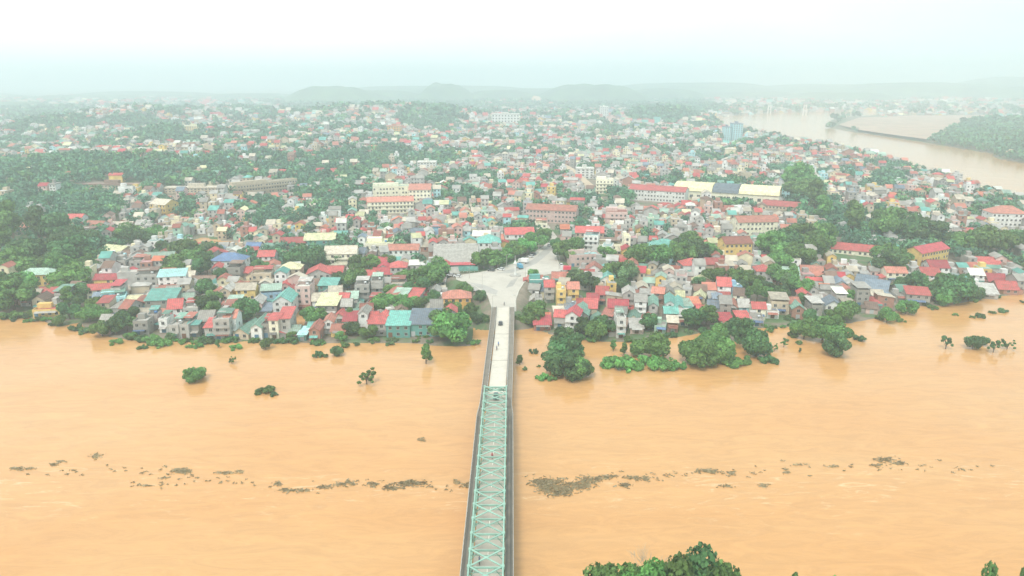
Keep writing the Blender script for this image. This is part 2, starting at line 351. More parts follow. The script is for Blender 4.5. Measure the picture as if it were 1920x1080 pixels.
def roof_geo(b, wb, w, d, z, kind, rise, ov=.5):
    W, Dp = w/2, d/2; a, e = W+ov, Dp+ov
    if kind == 'gx':
        dz = rise*ov/Dp
        slab(b, [(-a, -e, z-dz), (a, -e, z-dz), (a, 0, z+rise), (-a, 0, z+rise)], .14)
        slab(b, [(-a, 0, z+rise+.002), (a, 0, z+rise+.002), (a, e, z-dz), (-a, e, z-dz)], .14)
        b.box(-a, a, -.15, .15, z+rise-.03, z+rise+.1)
        for s in (-W, W): wb.tri((s, -Dp, z), (s, Dp, z), (s, 0, z+rise-.14))
    elif kind == 'gy':
        dz = rise*ov/W
        slab(b, [(-a, -e, z-dz), (0, -e, z+rise), (0, e, z+rise), (-a, e, z-dz)], .14)
        slab(b, [(0, -e, z+rise+.002), (a, -e, z-dz), (a, e, z-dz), (0, e, z+rise+.002)], .14)
        b.box(-.15, .15, -e, e, z+rise-.03, z+rise+.1)
        for s in (-Dp, Dp): wb.tri((-W, s, z), (W, s, z), (0, s, z+rise-.14))
    elif kind == 'hip':
        c = [(-a, -e, z), (a, -e, z), (a, e, z), (-a, e, z)]
        if w >= d: r1, r2 = (-a+e, 0, z+rise), (a-e, 0, z+rise); fs = [(c[0], c[1], r2, r1), (c[2], c[3], r1, r2)]; ts = [(c[1], c[2], r2), (c[3], c[0], r1)]
        else: r1, r2 = (0, -e+a, z+rise), (0, e-a, z+rise); fs = [(c[1], c[2], r2, r1), (c[3], c[0], r1, r2)]; ts = [(c[0], c[1], r1), (c[2], c[3], r2)]
        for f in fs: b.quad(*f)
        for f in ts: b.tri(*f)
        b.box(-a, a, -e, e, z-.16, z-.003)
    elif kind == 'mono':
        slab(b, [(-a, -e, z), (a, -e, z), (a, e, z+rise), (-a, e, z+rise)], .14)
        for s in (-W, W): wb.tri((s, -Dp, z), (s, Dp, z), (s, Dp, z+rise-.2))
        wb.quad((-W, Dp, z), (W, Dp, z), (W, Dp, z+rise-.2), (-W, Dp, z+rise-.2))
    elif kind == 'shed':               # tilted sheet carried on posts over an open top floor
        slab(b, [(-a, -e, z+2.0), (a, -e, z+2.0), (a, e, z+2.0+rise*.5), (-a, e, z+2.0+rise*.5)], .12)
    else:
        b.box(-W+.25, W-.25, -Dp+.25, Dp-.25, z-.05, z+.04)
MCACHE = {}
def house(x, y, z, w, d, st, roof, rc, wc, rz, windows=True, name='house', label=None, cat='house', group='houses of the riverside town', sh=3.2, px=None, py=None):
    t = thing(name, (x, y, z), rz, None, cat, group)
    h = st*sh; W, Dp = w/2, d/2; rise = min(w, d)*(.30 if roof != 'mono' else .22)
    if roof == 'gx': rise = min(3.2, d*.26)
    if roof == 'gy': rise = min(3.0, w*.34)
    if roof == 'shed': rise = 1.6
    wb, rb = MB(), MB()
    wb.box(-W, W, -Dp, Dp, -3, h)
    roof_geo(rb, wb, w, d, h, roof, rise)
    if roof in ('flat', 'shed'):
        p = .9
        for q in ((-W, W, -Dp, -Dp+.2), (-W, W, Dp-.2, Dp), (-W, -W+.2, -Dp+.2, Dp-.2), (W-.2, W, -Dp+.2, Dp-.2)): wb.box(*q, h+.001, h+p)
        if roof == 'shed':
            for sx_ in (-W+.2, W-.2):
                for sy_, hz in ((-Dp+.3, 2.0), (Dp-.3, 2.0+rise*.5)): wb.box(sx_-.12, sx_+.12, sy_-.12, sy_+.12, h+.9, h+hz-.1)
        elif d > 7: wb.box(-W+.3, W*.1, Dp*.2, Dp-.4, h+.05, h+2.4)
        wb.box(-W-.12, W+.12, -Dp-.12, -Dp, h-.25, h-.05)
    r = random.random()
    if windows and roof in ('flat', 'gy', 'gx') and st >= 2 and r < .6:
        for s in range(1, st):        # balconies on the river side
            wb.box(-W+.1, W-.1, -Dp-1.0, -Dp-.01, s*sh-.15, s*sh); wb.box(-W+.1, W-.1, -Dp-1.0, -Dp-.92, s*sh+.001, s*sh+.8)
    wo = wb.build('walls' if False else 'wall', WALL[wc], t); rb.build('roof', ROOF[rc], t)
    if windows and cat == 'house' and w < 14:      # lean-tos, awnings and upper sheds added over the years
        q = random.random()
        if q < .42:
            lm, lr = MB(), MB(); sd = random.choice((-1, 1)); lw = random.uniform(1.8, 3.2); ld = d*random.uniform(.4, .8); lh = random.uniform(2.1, 2.6); y0 = random.uniform(-Dp, Dp-ld)
            xa, xb = (W+.01, W+lw) if sd > 0 else (-W-lw, -W-.01); lm.box(xa, xb, y0, y0+ld, -2, lh); lean = lm.build('side_room', WALL[random.choice(('concrete', 'grey', 'tan', 'brick'))], t)
            z0, z1 = (lh+.9, lh+.12) if sd > 0 else (lh+.12, lh+.9)
            lr.hexa([(xa-.2, y0-.3, z0-.1), (xb+.2, y0-.3, z1-.1), (xb+.2, y0+ld+.3, z1-.1), (xa-.2, y0+ld+.3, z0-.1)], [(xa-.2, y0-.3, z0), (xb+.2, y0-.3, z1), (xb+.2, y0+ld+.3, z1), (xa-.2, y0+ld+.3, z0)])
            ro = lr.build('sheet_roof', ROOF[random.choice(('grey', 'rust', 'cement', 'tan', 'sage', 'brown', 'teal', 'red'))], lean)
        if q > .25:
            aw = MB(); ax = random.uniform(-W*.2, W*.2); aw.hexa([(-W*.8+ax, -Dp-1.7, 2.3), (W*.8+ax, -Dp-1.7, 2.3), (W*.8+ax, -Dp-.01, 2.85), (-W*.8+ax, -Dp-.01, 2.85)], [(-W*.8+ax, -Dp-1.7, 2.38), (W*.8+ax, -Dp-1.7, 2.38), (W*.8+ax, -Dp-.01, 2.93), (-W*.8+ax, -Dp-.01, 2.93)])
            aw.build('awning', ROOF[random.choice(('rust', 'grey', 'teal', 'cement', 'red', 'blue', 'dark'))], t)
        if roof == 'flat' and q < .55:
            us = MB(); us.hexa([(-W+.2, -Dp*.1, h+2.0), (W-.2, -Dp*.1, h+2.0), (W-.2, Dp+.3, h+2.7), (-W+.2, Dp+.3, h+2.7)], [(-W+.2, -Dp*.1, h+2.1), (W-.2, -Dp*.1, h+2.1), (W-.2, Dp+.3, h+2.8), (-W+.2, Dp+.3, h+2.8)])
            for sx_ in (-W+.4, W-.4): us.box(sx_-.07, sx_+.07, 0, .14, h, h+2.05); us.box(sx_-.07, sx_+.07, Dp-.4, Dp-.26, h, h+2.6)
            us.build('rooftop_canopy', ROOF[random.choice(('red', 'rust', 'teal', 'sage', 'cement', 'green', 'brown'))], t)
    if windows:
        n = max(1, int((w-1)/2.6)); sp_ = w/n
        for s in range(st):
            for i in range(n):
                if s == 0 and i == 0:
                    o = link('door', random.choice(DOORM), t); o.location = (-W+sp_*.5, -Dp, .1); o.scale = (min(1.8, sp_*.6), 1, 2.3); continue
                if random.random() < .88: window(t, -W+sp_*(i+.5), -Dp, s*sh+1.0, min(1.4, sp_*.55), 1.35, 0)
        ns = max(1, int(d/5)); inner = 1 if x > -5 else -1     # side that faces the bridge
        for s in range(st):
            for i in range(ns):
                if random.random() < .6: window(t, -inner*W, -Dp+d/ns*(i+.5), s*sh+1.0, 1.1, 1.3, -inner*math.pi/2)
    if roof == 'flat' and random.random() < .55 and w > 4:
        o = link('water_tank', random.choice((TANK[0], TANK[0], TANK[1])), t); o.location = (W*.4, -Dp*.1, h+.05)
    if px is None: px, py, _ = pix(x, y, z)
    if label: t['label'] = label
    else:
        sw = ('single-storey', 'two-storey', 'three-storey', 'four-storey', 'five-storey')[min(st, 5)-1]
        later(t, f"{sw} {wc if wc!='pink' else 'pinkish'} {cat}, {rc} {RNAME[roof]}, {where(px, py)}".replace('gable roof facing river', 'gable roof').replace('sloping sheet roof', 'sheet roof'), px)
    return t
# hand list: px, py (front foot), width px, storeys, roof, roof colour, wall colour, depth m, turn deg
HL = '''70 537 62 2 hip sage yellow 9 4|58 574 34 2 gx tan white 8 8|95 570 38 2 gx red white 8 8|88 594 46 1 flat crimson yellow 8 10|55 434 48 1 gx salmon tan 10 6
85 440 42 1 gx red tan 9 6|122 428 30 1 gx olive cream 9 0|140 424 28 2 gx red white 9 0|176 437 34 2 gx salmon white 9 -10|160 452 28 2 flat slate white 9 0|222 434 44 1 gx tan pink 12 0
200 484 48 1 gx olive tan 18 -20|236 488 36 1 gx brown tan 10 -10|290 472 42 1 hip teal cream 14 -8|225 510 24 2 flat grey grey 10 4|256 510 22 2 flat cement grey 9 0|270 486 26 1 gx red tan 8 0
300 504 50 2 gx sage orange 10 12|325 548 46 3 mono cyan white 9 14|425 510 60 2 hip blue white 12 -3|380 538 42 1 gx brown pink 9 5|440 533 26 3 flat dark concrete 9 0|200 543 42 2 gx crimson yellow 8 5
238 533 32 1 gx red brick 10 0|277 548 38 3 flat grey grey 10 10|187 563 40 2 gx red cream 8 12|222 562 30 1 mono tan tan 10 5|214 582 40 2 flat cyan cyan 10 22|189 580 24 2 gx slate blue 8 10
257 574 34 1 gx grey concrete 9 20|284 572 30 1 gx cement tan 9 -10|302 584 52 2 mono teal concrete 12 8|345 574 32 1 gx sage white 10 10|312 560 42 1 mono salmon tan 10 12|275 602 32 1 gx tan tan 9 5
300 606 26 1 mono salmon tan 9 0|330 600 24 2 gx red white 12 15|266 628 26 2 flat cement concrete 8 5|308 624 16 2 flat pale white 7 0|328 636 18 2 flat cement grey 12 0|346 635 20 2 flat tan grey 12 0
364 632 20 2 mono teal concrete 16 8|386 624 26 2 gx grey concrete 12 5|397 637 22 2 mono red grey 12 8|418 637 30 3 flat cement grey 10 2|434 630 22 3 gx salmon white 9 4|452 636 30 1 gy green tan 14 -8
482 637 20 2 gy green white 15 2|499 634 14 2 flat dark concrete 9 0|515 635 17 3 mono red cream 8 0|535 632 22 3 mono red grey 14 6|567 639 15 1 mono cyan teal 9 0|551 636 18 1 gx sage grey 9 0|585 630 18 1 gx teal teal 9 0
531 598 34 3 gy teal white 15 3|570 582 27 4 flat pale pink 11 2|510 572 34 2 shed sage blue 10 14|463 574 34 3 gx tan yellow 9 8|492 545 36 3 flat tan tan 10 6|545 533 38 3 hip yellow tan 10 4|598 533 44 2 gy red grey 13 8
628 528 30 2 gx red tan 9 0|615 555 34 2 mono teal teal 9 0|613 594 38 2 mono olive concrete 14 0|645 583 18 2 gx red grey 9 0|661 580 20 2 gx sage grey 9 5|617 626 18 2 gy salmon white 9 4|634 632 26 1 gx salmon yellow 8 0
640 506 58 3 gx tan cream 14 6|668 492 30 2 gx slate white 10 -10|703 511 42 2 gx crimson white 10 -12|690 538 38 2 gx red grey 10 0|718 533 34 2 gx crimson tan 10 6|748 530 30 3 hip red grey 10 5|660 540 26 1 mono salmon tan 9 5
680 568 26 3 flat cement grey 10 5|708 560 22 3 flat grey grey 10 5|745 555 28 2 flat tan grey 10 0|735 572 20 2 mono rust tan 10 -20|748 576 26 2 mono sage white 10 -10|773 578 24 2 mono red grey 12 -10|682 622 17 3 gy grey white 10 0
708 630 32 2 mono red grey 10 0|747 633 44 2 mono teal teal 14 0|796 631 56 2 mono slate teal 14 0|857 580 52 2 hip salmon orange 10 4|855 503 84 1 mono grey grey 26 4|850 507 80 1 mono crimson teal 3 4|918 481 42 3 hip teal white 14 5|905 458 36 2 gx pale white 10 0
975 457 54 2 gx red white 14 5|1015 444 22 3 flat yellow cream 9 0|712 478 52 2 flat olive cream 14 4|757 488 56 2 gx salmon white 10 2|790 455 40 2 gx slate blue 10 0|820 448 22 2 flat cyan blue 9 0|600 468 56 2 gx olive teal 14 5
638 458 24 2 gx teal white 10 0|550 473 46 2 gx red tan 10 6|545 487 32 1 gx salmon cream 8 0|500 498 30 2 gx red white 10 5|505 476 30 1 gx green grey 12 5|475 480 26 2 gx blue cream 9 0|1012 548 38 2 flat pale teal 8 3
1004 536 26 1 gx rust brick 8 0|1050 532 30 1 gx rust brick 10 -4|1113 525 30 2 gy rust white 9 -8|1100 537 26 2 gx red tan 10 -5|1137 545 26 2 gy teal white 14 -10|1097 500 56 2 flat cyan pink 8 12|1107 478 26 4 flat cyan white 12 -12
1083 478 38 1 gx orange white 12 -8|1145 478 42 2 flat olive cream 12 0|1175 480 12 4 flat yellow cream 9 0|1105 454 52 2 gx red tan 12 -5|1248 496 56 3 hip teal cyan 14 0|1205 488 30 1 gx teal cyan 12 5|1072 626 25 3 gy crimson white 10 -14
1049 616 20 2 gx red grey 8 -10|1017 620 32 1 mono crimson brick 9 0|1018 608 28 1 gx orange tan 7 0|1088 612 28 2 gy green concrete 13 -10|1106 600 24 2 mono red tan 12 -8|1164 634 17 3 flat cement white 8 2|1158 598 36 2 gx crimson tan 10 -8
1052 578 17 3 flat yellow yellow 9 0|1075 572 20 3 gx salmon yellow 9 0|1030 568 18 3 gx red grey 9 0|1383 486 52 3 gx rust yellow 12 6|1420 442 76 3 gx salmon cream 14 6|1750 500 76 3 gx crimson yellow 11 30|1612 480 100 1 gx red cream 12 -26
1352 450 24 2 flat salmon cream 9 0|1300 516 40 2 hip red white 10 5|1340 514 34 2 gx red tan 10 -4|1382 560 16 2 flat cyan blue 8 0|1357 556 24 2 gx red white 12 -10|1432 538 30 3 hip red grey 10 -6|1476 524 42 1 gx sage white 12 -10
1522 519 38 1 gx salmon tan 10 -14|1230 378 96 3 gx red white 18 -24|1470 394 72 1 gx red tan 16 -28|1155 434 40 4 flat rust pink 14 -6|1133 364 32 4 flat pale cream 12 -8|1032 418 92 3 gx salmon pink 14 -14|733 400 84 3 gx salmon cream 12 10
745 386 86 5 flat sage cream 12 10|788 392 40 5 gx salmon cream 26 4|502 362 88 3 flat tan tan 10 45|298 406 34 3 gx tan yellow 14 -20|1255 590 16 2 gy teal white 14 -10|1272 597 14 2 gy teal grey 16 -10|1224 594 16 2 gy green grey 14 -10
1560 594 26 2 gy slate white 11 -14|1487 590 22 2 gx salmon cream 8 0|1422 600 24 2 gx red cream 8 -8|1395 608 24 1 mono red brick 8 0|1362 612 26 1 mono crimson brick 8 0|1720 573 38 2 mono red concrete 9 -16|1715 560 24 1 hip teal white 7 0
1640 555 34 1 gx slate grey 26 -30|1620 545 30 1 gx slate grey 24 -30|1805 552 22 2 gx teal white 12 -10|1850 560 34 1 mono cement grey 14 -20|1870 537 30 1 gx crimson pink 12 -12|1890 552 34 1 gx red brick 12 -12|1830 534 24 2 gx pale white 10 -10
1850 505 46 1 gx red yellow 12 -12|1760 520 34 2 gx crimson white 12 -6|1745 535 32 2 gx red white 12 -8|1680 530 36 2 gx salmon cream 9 -6|1890 425 60 3 hip salmon white 16 -8|1440 505 20 2 gx red brick 8 0|1010 585 14 2 flat cement grey 8 0
1460 590 30 2 shed tan tan 10 -10|1530 597 20 2 shed cement concrete 9 0|420 615 20 2 flat cement grey 9 0|360 602 26 2 flat pale grey 10 10|440 595 24 2 shed sage grey 9 8|460 530 24 2 gx red tan 9 0|350 530 26 1 gx tan grey 10 10'''
HAND = [r.split() for l in HL.split('\n') for r in l.split('|')]
OCC = []          # occupied discs (x, y, r)
NHOUSE = 0
for r in HAND:
    px, py, wpx, st, roof, rc, wc, d, rz = float(r[0]), float(r[1]), float(r[2]), int(r[3]), r[4], r[5], r[6], float(r[7]), float(r[8])
    x, y, z = [float(a[0]) for a in ground(px, py)]; zc = pix(x, y, z)[2]; wm = wpx*zc/FPX/max(.6, math.cos(R(rz)))
    a = R(rz); fx, fy = x-math.sin(a)*d/2, y+math.cos(a)*d/2
    house(fx, fy, z, wm, d, st, roof, rc, wc, a, px=px, py=py, name='building' if wpx >= 50 else 'house', cat='building' if wpx >= 50 else 'house', group='large buildings of the town' if wpx >= 50 else 'houses of the riverside town', sh=2.9 if wm < 14 else 3.3)
    NHOUSE += 1; k = max(1, int(round(max(wm, d)/min(wm, d))))
    for i in range(k):
        q = (i+.5)/k-.5; ex, ey = (q*wm, 0) if wm > d else (0, q*d)
        OCC.append((fx+ex*math.cos(a)-ey*math.sin(a), fy+ex*math.sin(a)+ey*math.cos(a), min(wm, d)*.5+(4 if wpx >= 60 else 0)))

# ------------------------------------------------------------------ tree shapes
PICK = []
def leaf_cloud(centres, n, size, rnd, flat=.8):
    """leaf clumps as small tilted quads through the lobes (cx, cy, cz, r)"""
    c = np.array(centres); pick = rnd.choice(len(c), n, p=c[:, 3]**2/np.sum(c[:, 3]**2))
    PICK[:] = [pick]
    v = rnd.normal(size=(n, 3)); v /= np.linalg.norm(v, axis=1)[:, None]
    rad = c[pick, 3]*(.62+.42*rnd.random(n)**.6)
    p = c[pick, :3]+v*rad[:, None]*np.array([1, 1, flat])
    nrm = v+rnd.normal(size=(n, 3))*.45; nrm /= np.linalg.norm(nrm, axis=1)[:, None]
    a = np.cross(nrm, rnd.normal(size=(n, 3))); a /= np.linalg.norm(a, axis=1)[:, None]; b = np.cross(nrm, a)
    s = size*(.6+.8*rnd.random(n))[:, None]
    return np.stack([p-a*s-b*s*.6, p+a*s-b*s*.6, p+a*s*.6+b*s, p-a*s*.7+b*s*.8], 1)
def qmesh(name, Q, m, idx=None):
    n = len(Q); me = bpy.data.meshes.new(name); me.vertices.add(4*n); me.vertices.foreach_set('co', Q.reshape(-1).astype(np.float32))
    me.loops.add(4*n); me.loops.foreach_set('vertex_index', np.arange(4*n, dtype=np.int32)); me.polygons.add(n)
    me.polygons.foreach_set('loop_start', np.arange(0, 4*n, 4, dtype=np.int32)); me.polygons.foreach_set('loop_total', np.full(n, 4, np.int32))
    for k in (m if isinstance(m, list) else [m]): me.materials.append(k)
    if idx is not None: me.polygons.foreach_set('material_index', idx.astype(np.int32))
    me.update(calc_edges=True); return me
def crown_lobes(rnd, style):
    L_ = []; U = rnd.random
    if style == 'broad':
        for i in range(19):
            a = U()*6.28; q = U()**.6*3.5; L_.append((q*math.cos(a), q*math.sin(a)*.9, 4.6+U()*3.0-q*.3, .75+U()**1.5*1.6))
    elif style == 'tall':
        for i in range(19):
            a = U()*6.28; h = U(); q = (1-h*.6)*2.4*U(); L_.append((q*math.cos(a), q*math.sin(a), 3.2+h*6.2, .65+U()*.9))
    elif style == 'round':
        for i in range(19):
            v = rnd.normal(size=3); v /= np.linalg.norm(v); k = .8+.35*U(); L_.append((v[0]*2.5*k, v[1]*2.5*k, 5+v[2]*2.2*k, .9+U()*1.2))
    elif style == 'open':
        for i in range(15):
            a = U()*6.28; q = 1.0+U()*3.0; L_.append((q*math.cos(a), q*math.sin(a), 3.2+U()*4.8, .5+U()*.75))
    else:                              # low bush
        for i in range(15):
            a = U()*6.28; q = U()**.5*3.5; L_.append((q*math.cos(a), q*math.sin(a), .4+U()*1.7, .5+U()*.9))
    return L_
PROTO = {}
for style, k, n, s in (('broad', 4, 3400, .27), ('round', 3, 3300, .27), ('tall', 3, 2800, .25), ('open', 3, 1500, .26), ('bush', 4, 1700, .25)):
    for j in range(k):
        lb = crown_lobes(rng, style); Q = leaf_cloud(lb, n, s, rng)
        tone = (rng.uniform(.72, 1.32, len(lb)))[PICK[0]]*rng.uniform(.7, 1.3, n); tm = MB(); base = -1.5 if style != 'bush' else -.8
        if style != 'bush':
            top = 4.2 if style != 'tall' else 7
            tm.tube((0, 0, base), (.1, .05, 2.2), .34, .25, 7); tm.tube((.1, .05, 2.2), (.15, -.1, top), .25, .14, 6)
            for c in lb[::2]: tm.tube((.1, .05, 1.9+rng.random()*1.6), (c[0]*.85, c[1]*.85, c[2]-.3), .13, .05, 5)
        else:
            for c in lb[::2]: tm.tube((c[0]*.3, c[1]*.3, -.8), (c[0], c[1], c[2]), .07, .03, 4)
        for g in LEAF:
            me_ = qmesh('crown', Q, LEAF[g]); PROTO[style, j, g] = (me_, None); at_ = me_.attributes.new('tone', 'FLOAT', 'FACE'); at_.data.foreach_set('value', tone.astype(np.float32))
        PROTO[style, j] = tm.mesh('trunk', M_bark)
NP = dict(broad=4, round=3, tall=3, open=3, bush=4)
TNAME = dict(broad='broad-crowned', round='round-crowned', tall='tall', open='open-crowned', bush='low')
GN = dict(dark='dark green', mid='mid-green', bright='bright green', olive='olive green')
def tree(x, y, z, size, style, g, rz=None, label=None, group='trees along the flooded town', wet=False, sz=1.0):
    j = random.randrange(NP[style]); s = size/4.2       # prototype crown radius about 4.2
    bush = style == 'bush'
    t = thing('shrub' if bush else 'tree', (x, y, z), rz if rz is not None else random.random()*6.28, None, 'shrub' if bush else 'tree', 'flooded shrubs in the river' if bush and wet else group)
    q = random.uniform(.88, 1.15)
    t.scale = (s, s*random.uniform(.85, 1.15), s*q*sz)
    link('crown', PROTO[style, j, g][0], t); link('trunk' if not bush else 'stem', PROTO[style, j], t)
    px, py, _ = pix(x, y, z)
    if label: t['label'] = label
    else:
        sw = 'large' if size > 6.5 else 'small' if size < 4 else ''
        later(t, ' '.join(f"{sw} {GN[g]} {TNAME[style]} {'bush' if bush else 'tree'}, {'in flood' if wet else ''}{', ' if wet else ''}{where(px, py)}".split()), px)
    return t
# hand list: px, py (foot), crown width px, style, green, z squash
TL = '''362 716 44 broad mid|497 738 40 bush mid|513 742 18 bush dark|687 722 34 open mid|798 684 36 tall mid|434 683 18 open mid|595 670 26 bush dark|608 670 18 bush dark|631 668 28 round dark|645 652 12 bush mid
497 656 26 round mid|440 655 26 bush bright|408 653 16 tall dark|372 652 22 bush mid|355 652 16 bush bright|850 646 60 round mid|835 628 50 broad mid|862 634 48 broad dark|846 605 40 round mid|826 640 40 broad mid|790 632 26 bush mid
765 626 24 bush mid|735 640 22 bush olive|690 636 30 broad mid|660 630 30 round dark|655 610 30 tall mid|640 640 22 round mid|580 612 32 broad mid|600 602 26 broad bright|548 640 26 round mid|460 606 48 round dark|455 585 34 broad dark
385 592 46 broad dark|400 575 36 round mid|190 632 40 broad mid|215 628 36 round dark|235 622 40 broad dark|165 605 40 broad mid|180 590 36 round mid|240 605 36 broad dark|250 638 30 bush mid|215 645 28 bush bright|280 644 40 bush mid
300 650 40 bush bright|265 655 20 bush dark|320 640 24 round olive|128 600 34 broad dark|140 620 30 bush dark|110 612 26 round mid|20 585 70 broad mid|45 560 50 round mid|5 560 60 broad dark|60 590 34 bush mid|15 600 50 bush mid
130 548 60 broad bright|112 560 40 broad mid|150 565 40 round dark|125 580 40 tall mid|165 520 40 round dark|25 520 60 broad mid|5 480 60 tall mid|45 500 60 round dark|90 490 60 broad dark|130 500 60 broad dark|70 460 60 tall dark|110 462 60 round dark
150 470 60 broad dark|180 500 36 broad dark|20 455 60 tall mid|900 605 34 broad dark|885 590 30 broad mid|912 596 26 round dark|870 560 28 broad mid|900 568 24 round dark|995 606 50 broad mid|975 600 34 round mid|1008 600 40 round mid|985 590 40 broad mid
1065 712 70 broad dark|1042 700 60 round dark|1085 714 50 round mid|1100 708 40 broad mid|1060 680 70 broad dark|1078 690 60 tall dark|1055 655 50 round dark|1018 712 30 bush bright|1035 714 22 bush bright|975 685 24 tall mid|984 694 16 bush mid
912 695 12 tall mid|1030 668 14 bush mid|1000 662 20 bush dark|1010 688 10 bush bright|1115 640 50 round mid|1135 632 40 broad dark|1098 630 40 broad dark|1150 660 22 tall mid|1170 668 24 tall mid|1165 694 70 bush bright|1140 690 30 bush bright
1195 694 40 bush bright|1195 668 44 broad mid|1225 676 60 broad mid|1215 690 60 bush bright|1245 692 60 bush bright|1270 694 40 bush bright|1235 660 30 broad dark|1305 682 66 broad mid|1335 672 70 broad mid|1352 684 60 round mid|1318 692 60 broad mid
1375 688 54 bush bright|1395 684 40 bush mid|1400 660 60 tall dark|1420 672 60 round dark|1440 680 36 bush dark|1455 682 26 bush dark|1385 640 50 broad dark|1350 640 40 round mid|1305 620 50 broad dark|1325 612 40 broad mid|1430 654 24 bush mid
1452 660 18 open mid|1470 652 14 open mid|1500 646 18 bush mid|1510 638 46 broad mid|1545 640 60 broad mid|1560 648 50 tall mid|1570 672 54 round dark|1570 655 60 broad mid|1612 640 30 bush dark|1490 632 30 bush mid|1588 606 46 round mid|1565 600 30 broad mid
1520 608 28 round dark|1485 600 30 bush dark|1500 662 10 tall olive|1474 640 16 bush mid|1790 572 70 round dark|1805 565 60 broad dark|1830 564 36 round dark|1770 575 30 round mid|1750 580 20 bush mid|1720 555 44 round dark|1700 548 36 broad dark
1690 604 18 bush mid|1700 590 36 broad mid|1665 606 34 broad mid|1675 598 30 bush mid|1650 600 20 bush mid|1775 656 28 open dark|1826 656 34 round dark|1842 648 22 broad dark|1865 662 26 open dark|1890 656 22 open dark|1820 640 14 bush olive
1840 596 22 bush dark|1824 596 12 bush mid|1862 588 14 bush mid|1882 586 20 bush dark|1792 592 12 bush bright|1918 568 12 bush dark|1000 524 22 round mid|906 506 40 broad bright|930 504 36 broad mid|945 494 34 broad mid|965 486 36 broad bright
985 478 36 broad bright|1005 468 36 broad mid|1020 455 30 round mid|1060 492 46 broad mid|1075 486 40 round mid|1045 470 24 broad dark|1135 492 36 round mid|1150 530 40 broad bright|1165 524 34 broad mid|800 545 60 broad mid|780 560 40 broad dark
820 530 40 broad mid|760 590 44 broad mid|715 590 40 round mid|735 585 40 round mid|785 590 34 broad mid|810 575 30 broad dark|725 505 30 broad mid|672 512 34 round dark|590 512 44 round dark|560 510 44 broad dark|620 505 36 broad dark
1210 505 60 broad mid|1235 508 50 round mid|1190 500 40 round mid|1280 500 50 broad mid|1310 495 50 broad dark|1330 490 44 round mid|1270 480 40 round dark|1295 470 40 broad mid|1450 490 60 broad mid|1475 480 56 round dark|1500 470 60 broad mid
1460 510 50 broad mid|1500 500 50 broad mid|1530 490 50 round mid|1545 470 50 round mid|1600 444 60 tall mid|1660 452 60 broad mid|1700 455 60 broad dark|1730 458 60 broad dark|1676 506 56 broad mid
1690 514 30 broad dark|1670 520 50 round dark|1820 480 60 broad mid|1850 485 60 round mid|1880 480 50 broad mid|1800 470 44 broad dark|1910 470 50 round dark|1385 540 36 broad mid|1400 530 30 round mid|1310 545 26 round dark
1530 400 56 tall mid|1515 385 60 broad mid|1500 370 60 broad mid|1545 420 50 tall mid|320 520 50 broad mid|345 490 50 round mid|370 505 50 broad mid|310 485 40 broad dark|260 470 44 broad dark|240 460 44 broad mid|300 455 40 broad mid|400 490 36 broad olive'''
TREES = [r.split() for l in TL.split('\n') for r in l.split('|')]
NTREE = 0
for r in TREES:
    px, py, wpx, style, g = float(r[0]), float(r[1]), float(r[2]), r[3], r[4]
    x, y, z = [float(a[0]) for a in ground(px, py)]; d = float(shore(x, y)[0]); zc = pix(x, y, z)[2]
    size = wpx/2*zc/FPX*(1.12 if d > 0 else .98); wet = d < 0
    if style != 'bush' and size > 3 and not wet: pass
    tree(x, y+size*.3, (-size*dict(broad=.46, round=.40, tall=.35, open=.30, bush=.0)[style] if wet else max(z, 0)-size*.22), size, style, g, wet=wet, sz=(1.0 if wet else .95)); NTREE += 1
    if not wet: OCC.append((x, y+size*.3, size*.45))

# shrubs and reeds fringing the flooded bank
for k_ in range(95):
    px = rng.uniform(-10, 1930)
    if 900 < px < 985: continue
    base_ = np.interp(px, [0, 80, 110, 215, 320, 880, 1000, 1050, 1200, 1330, 1500, 1640, 1700, 1830, 1920], [596, 600, 612, 634, 642, 645, 605, 634, 640, 620, 613, 597, 576, 563, 550])
    x, y = [float(v) for v in plane(px, base_+rng.normal()*2.5-1, .3)]
    d = float(shore(x, y)[0])
    tree(x, y, 0 if d < 0 else .3, float(rng.uniform(1.6, 3.4)), 'bush', str(rng.choice(['mid', 'dark', 'bright', 'olive'], p=[.4, .25, .2, .15])), group='shrubs fringing the flooded bank')
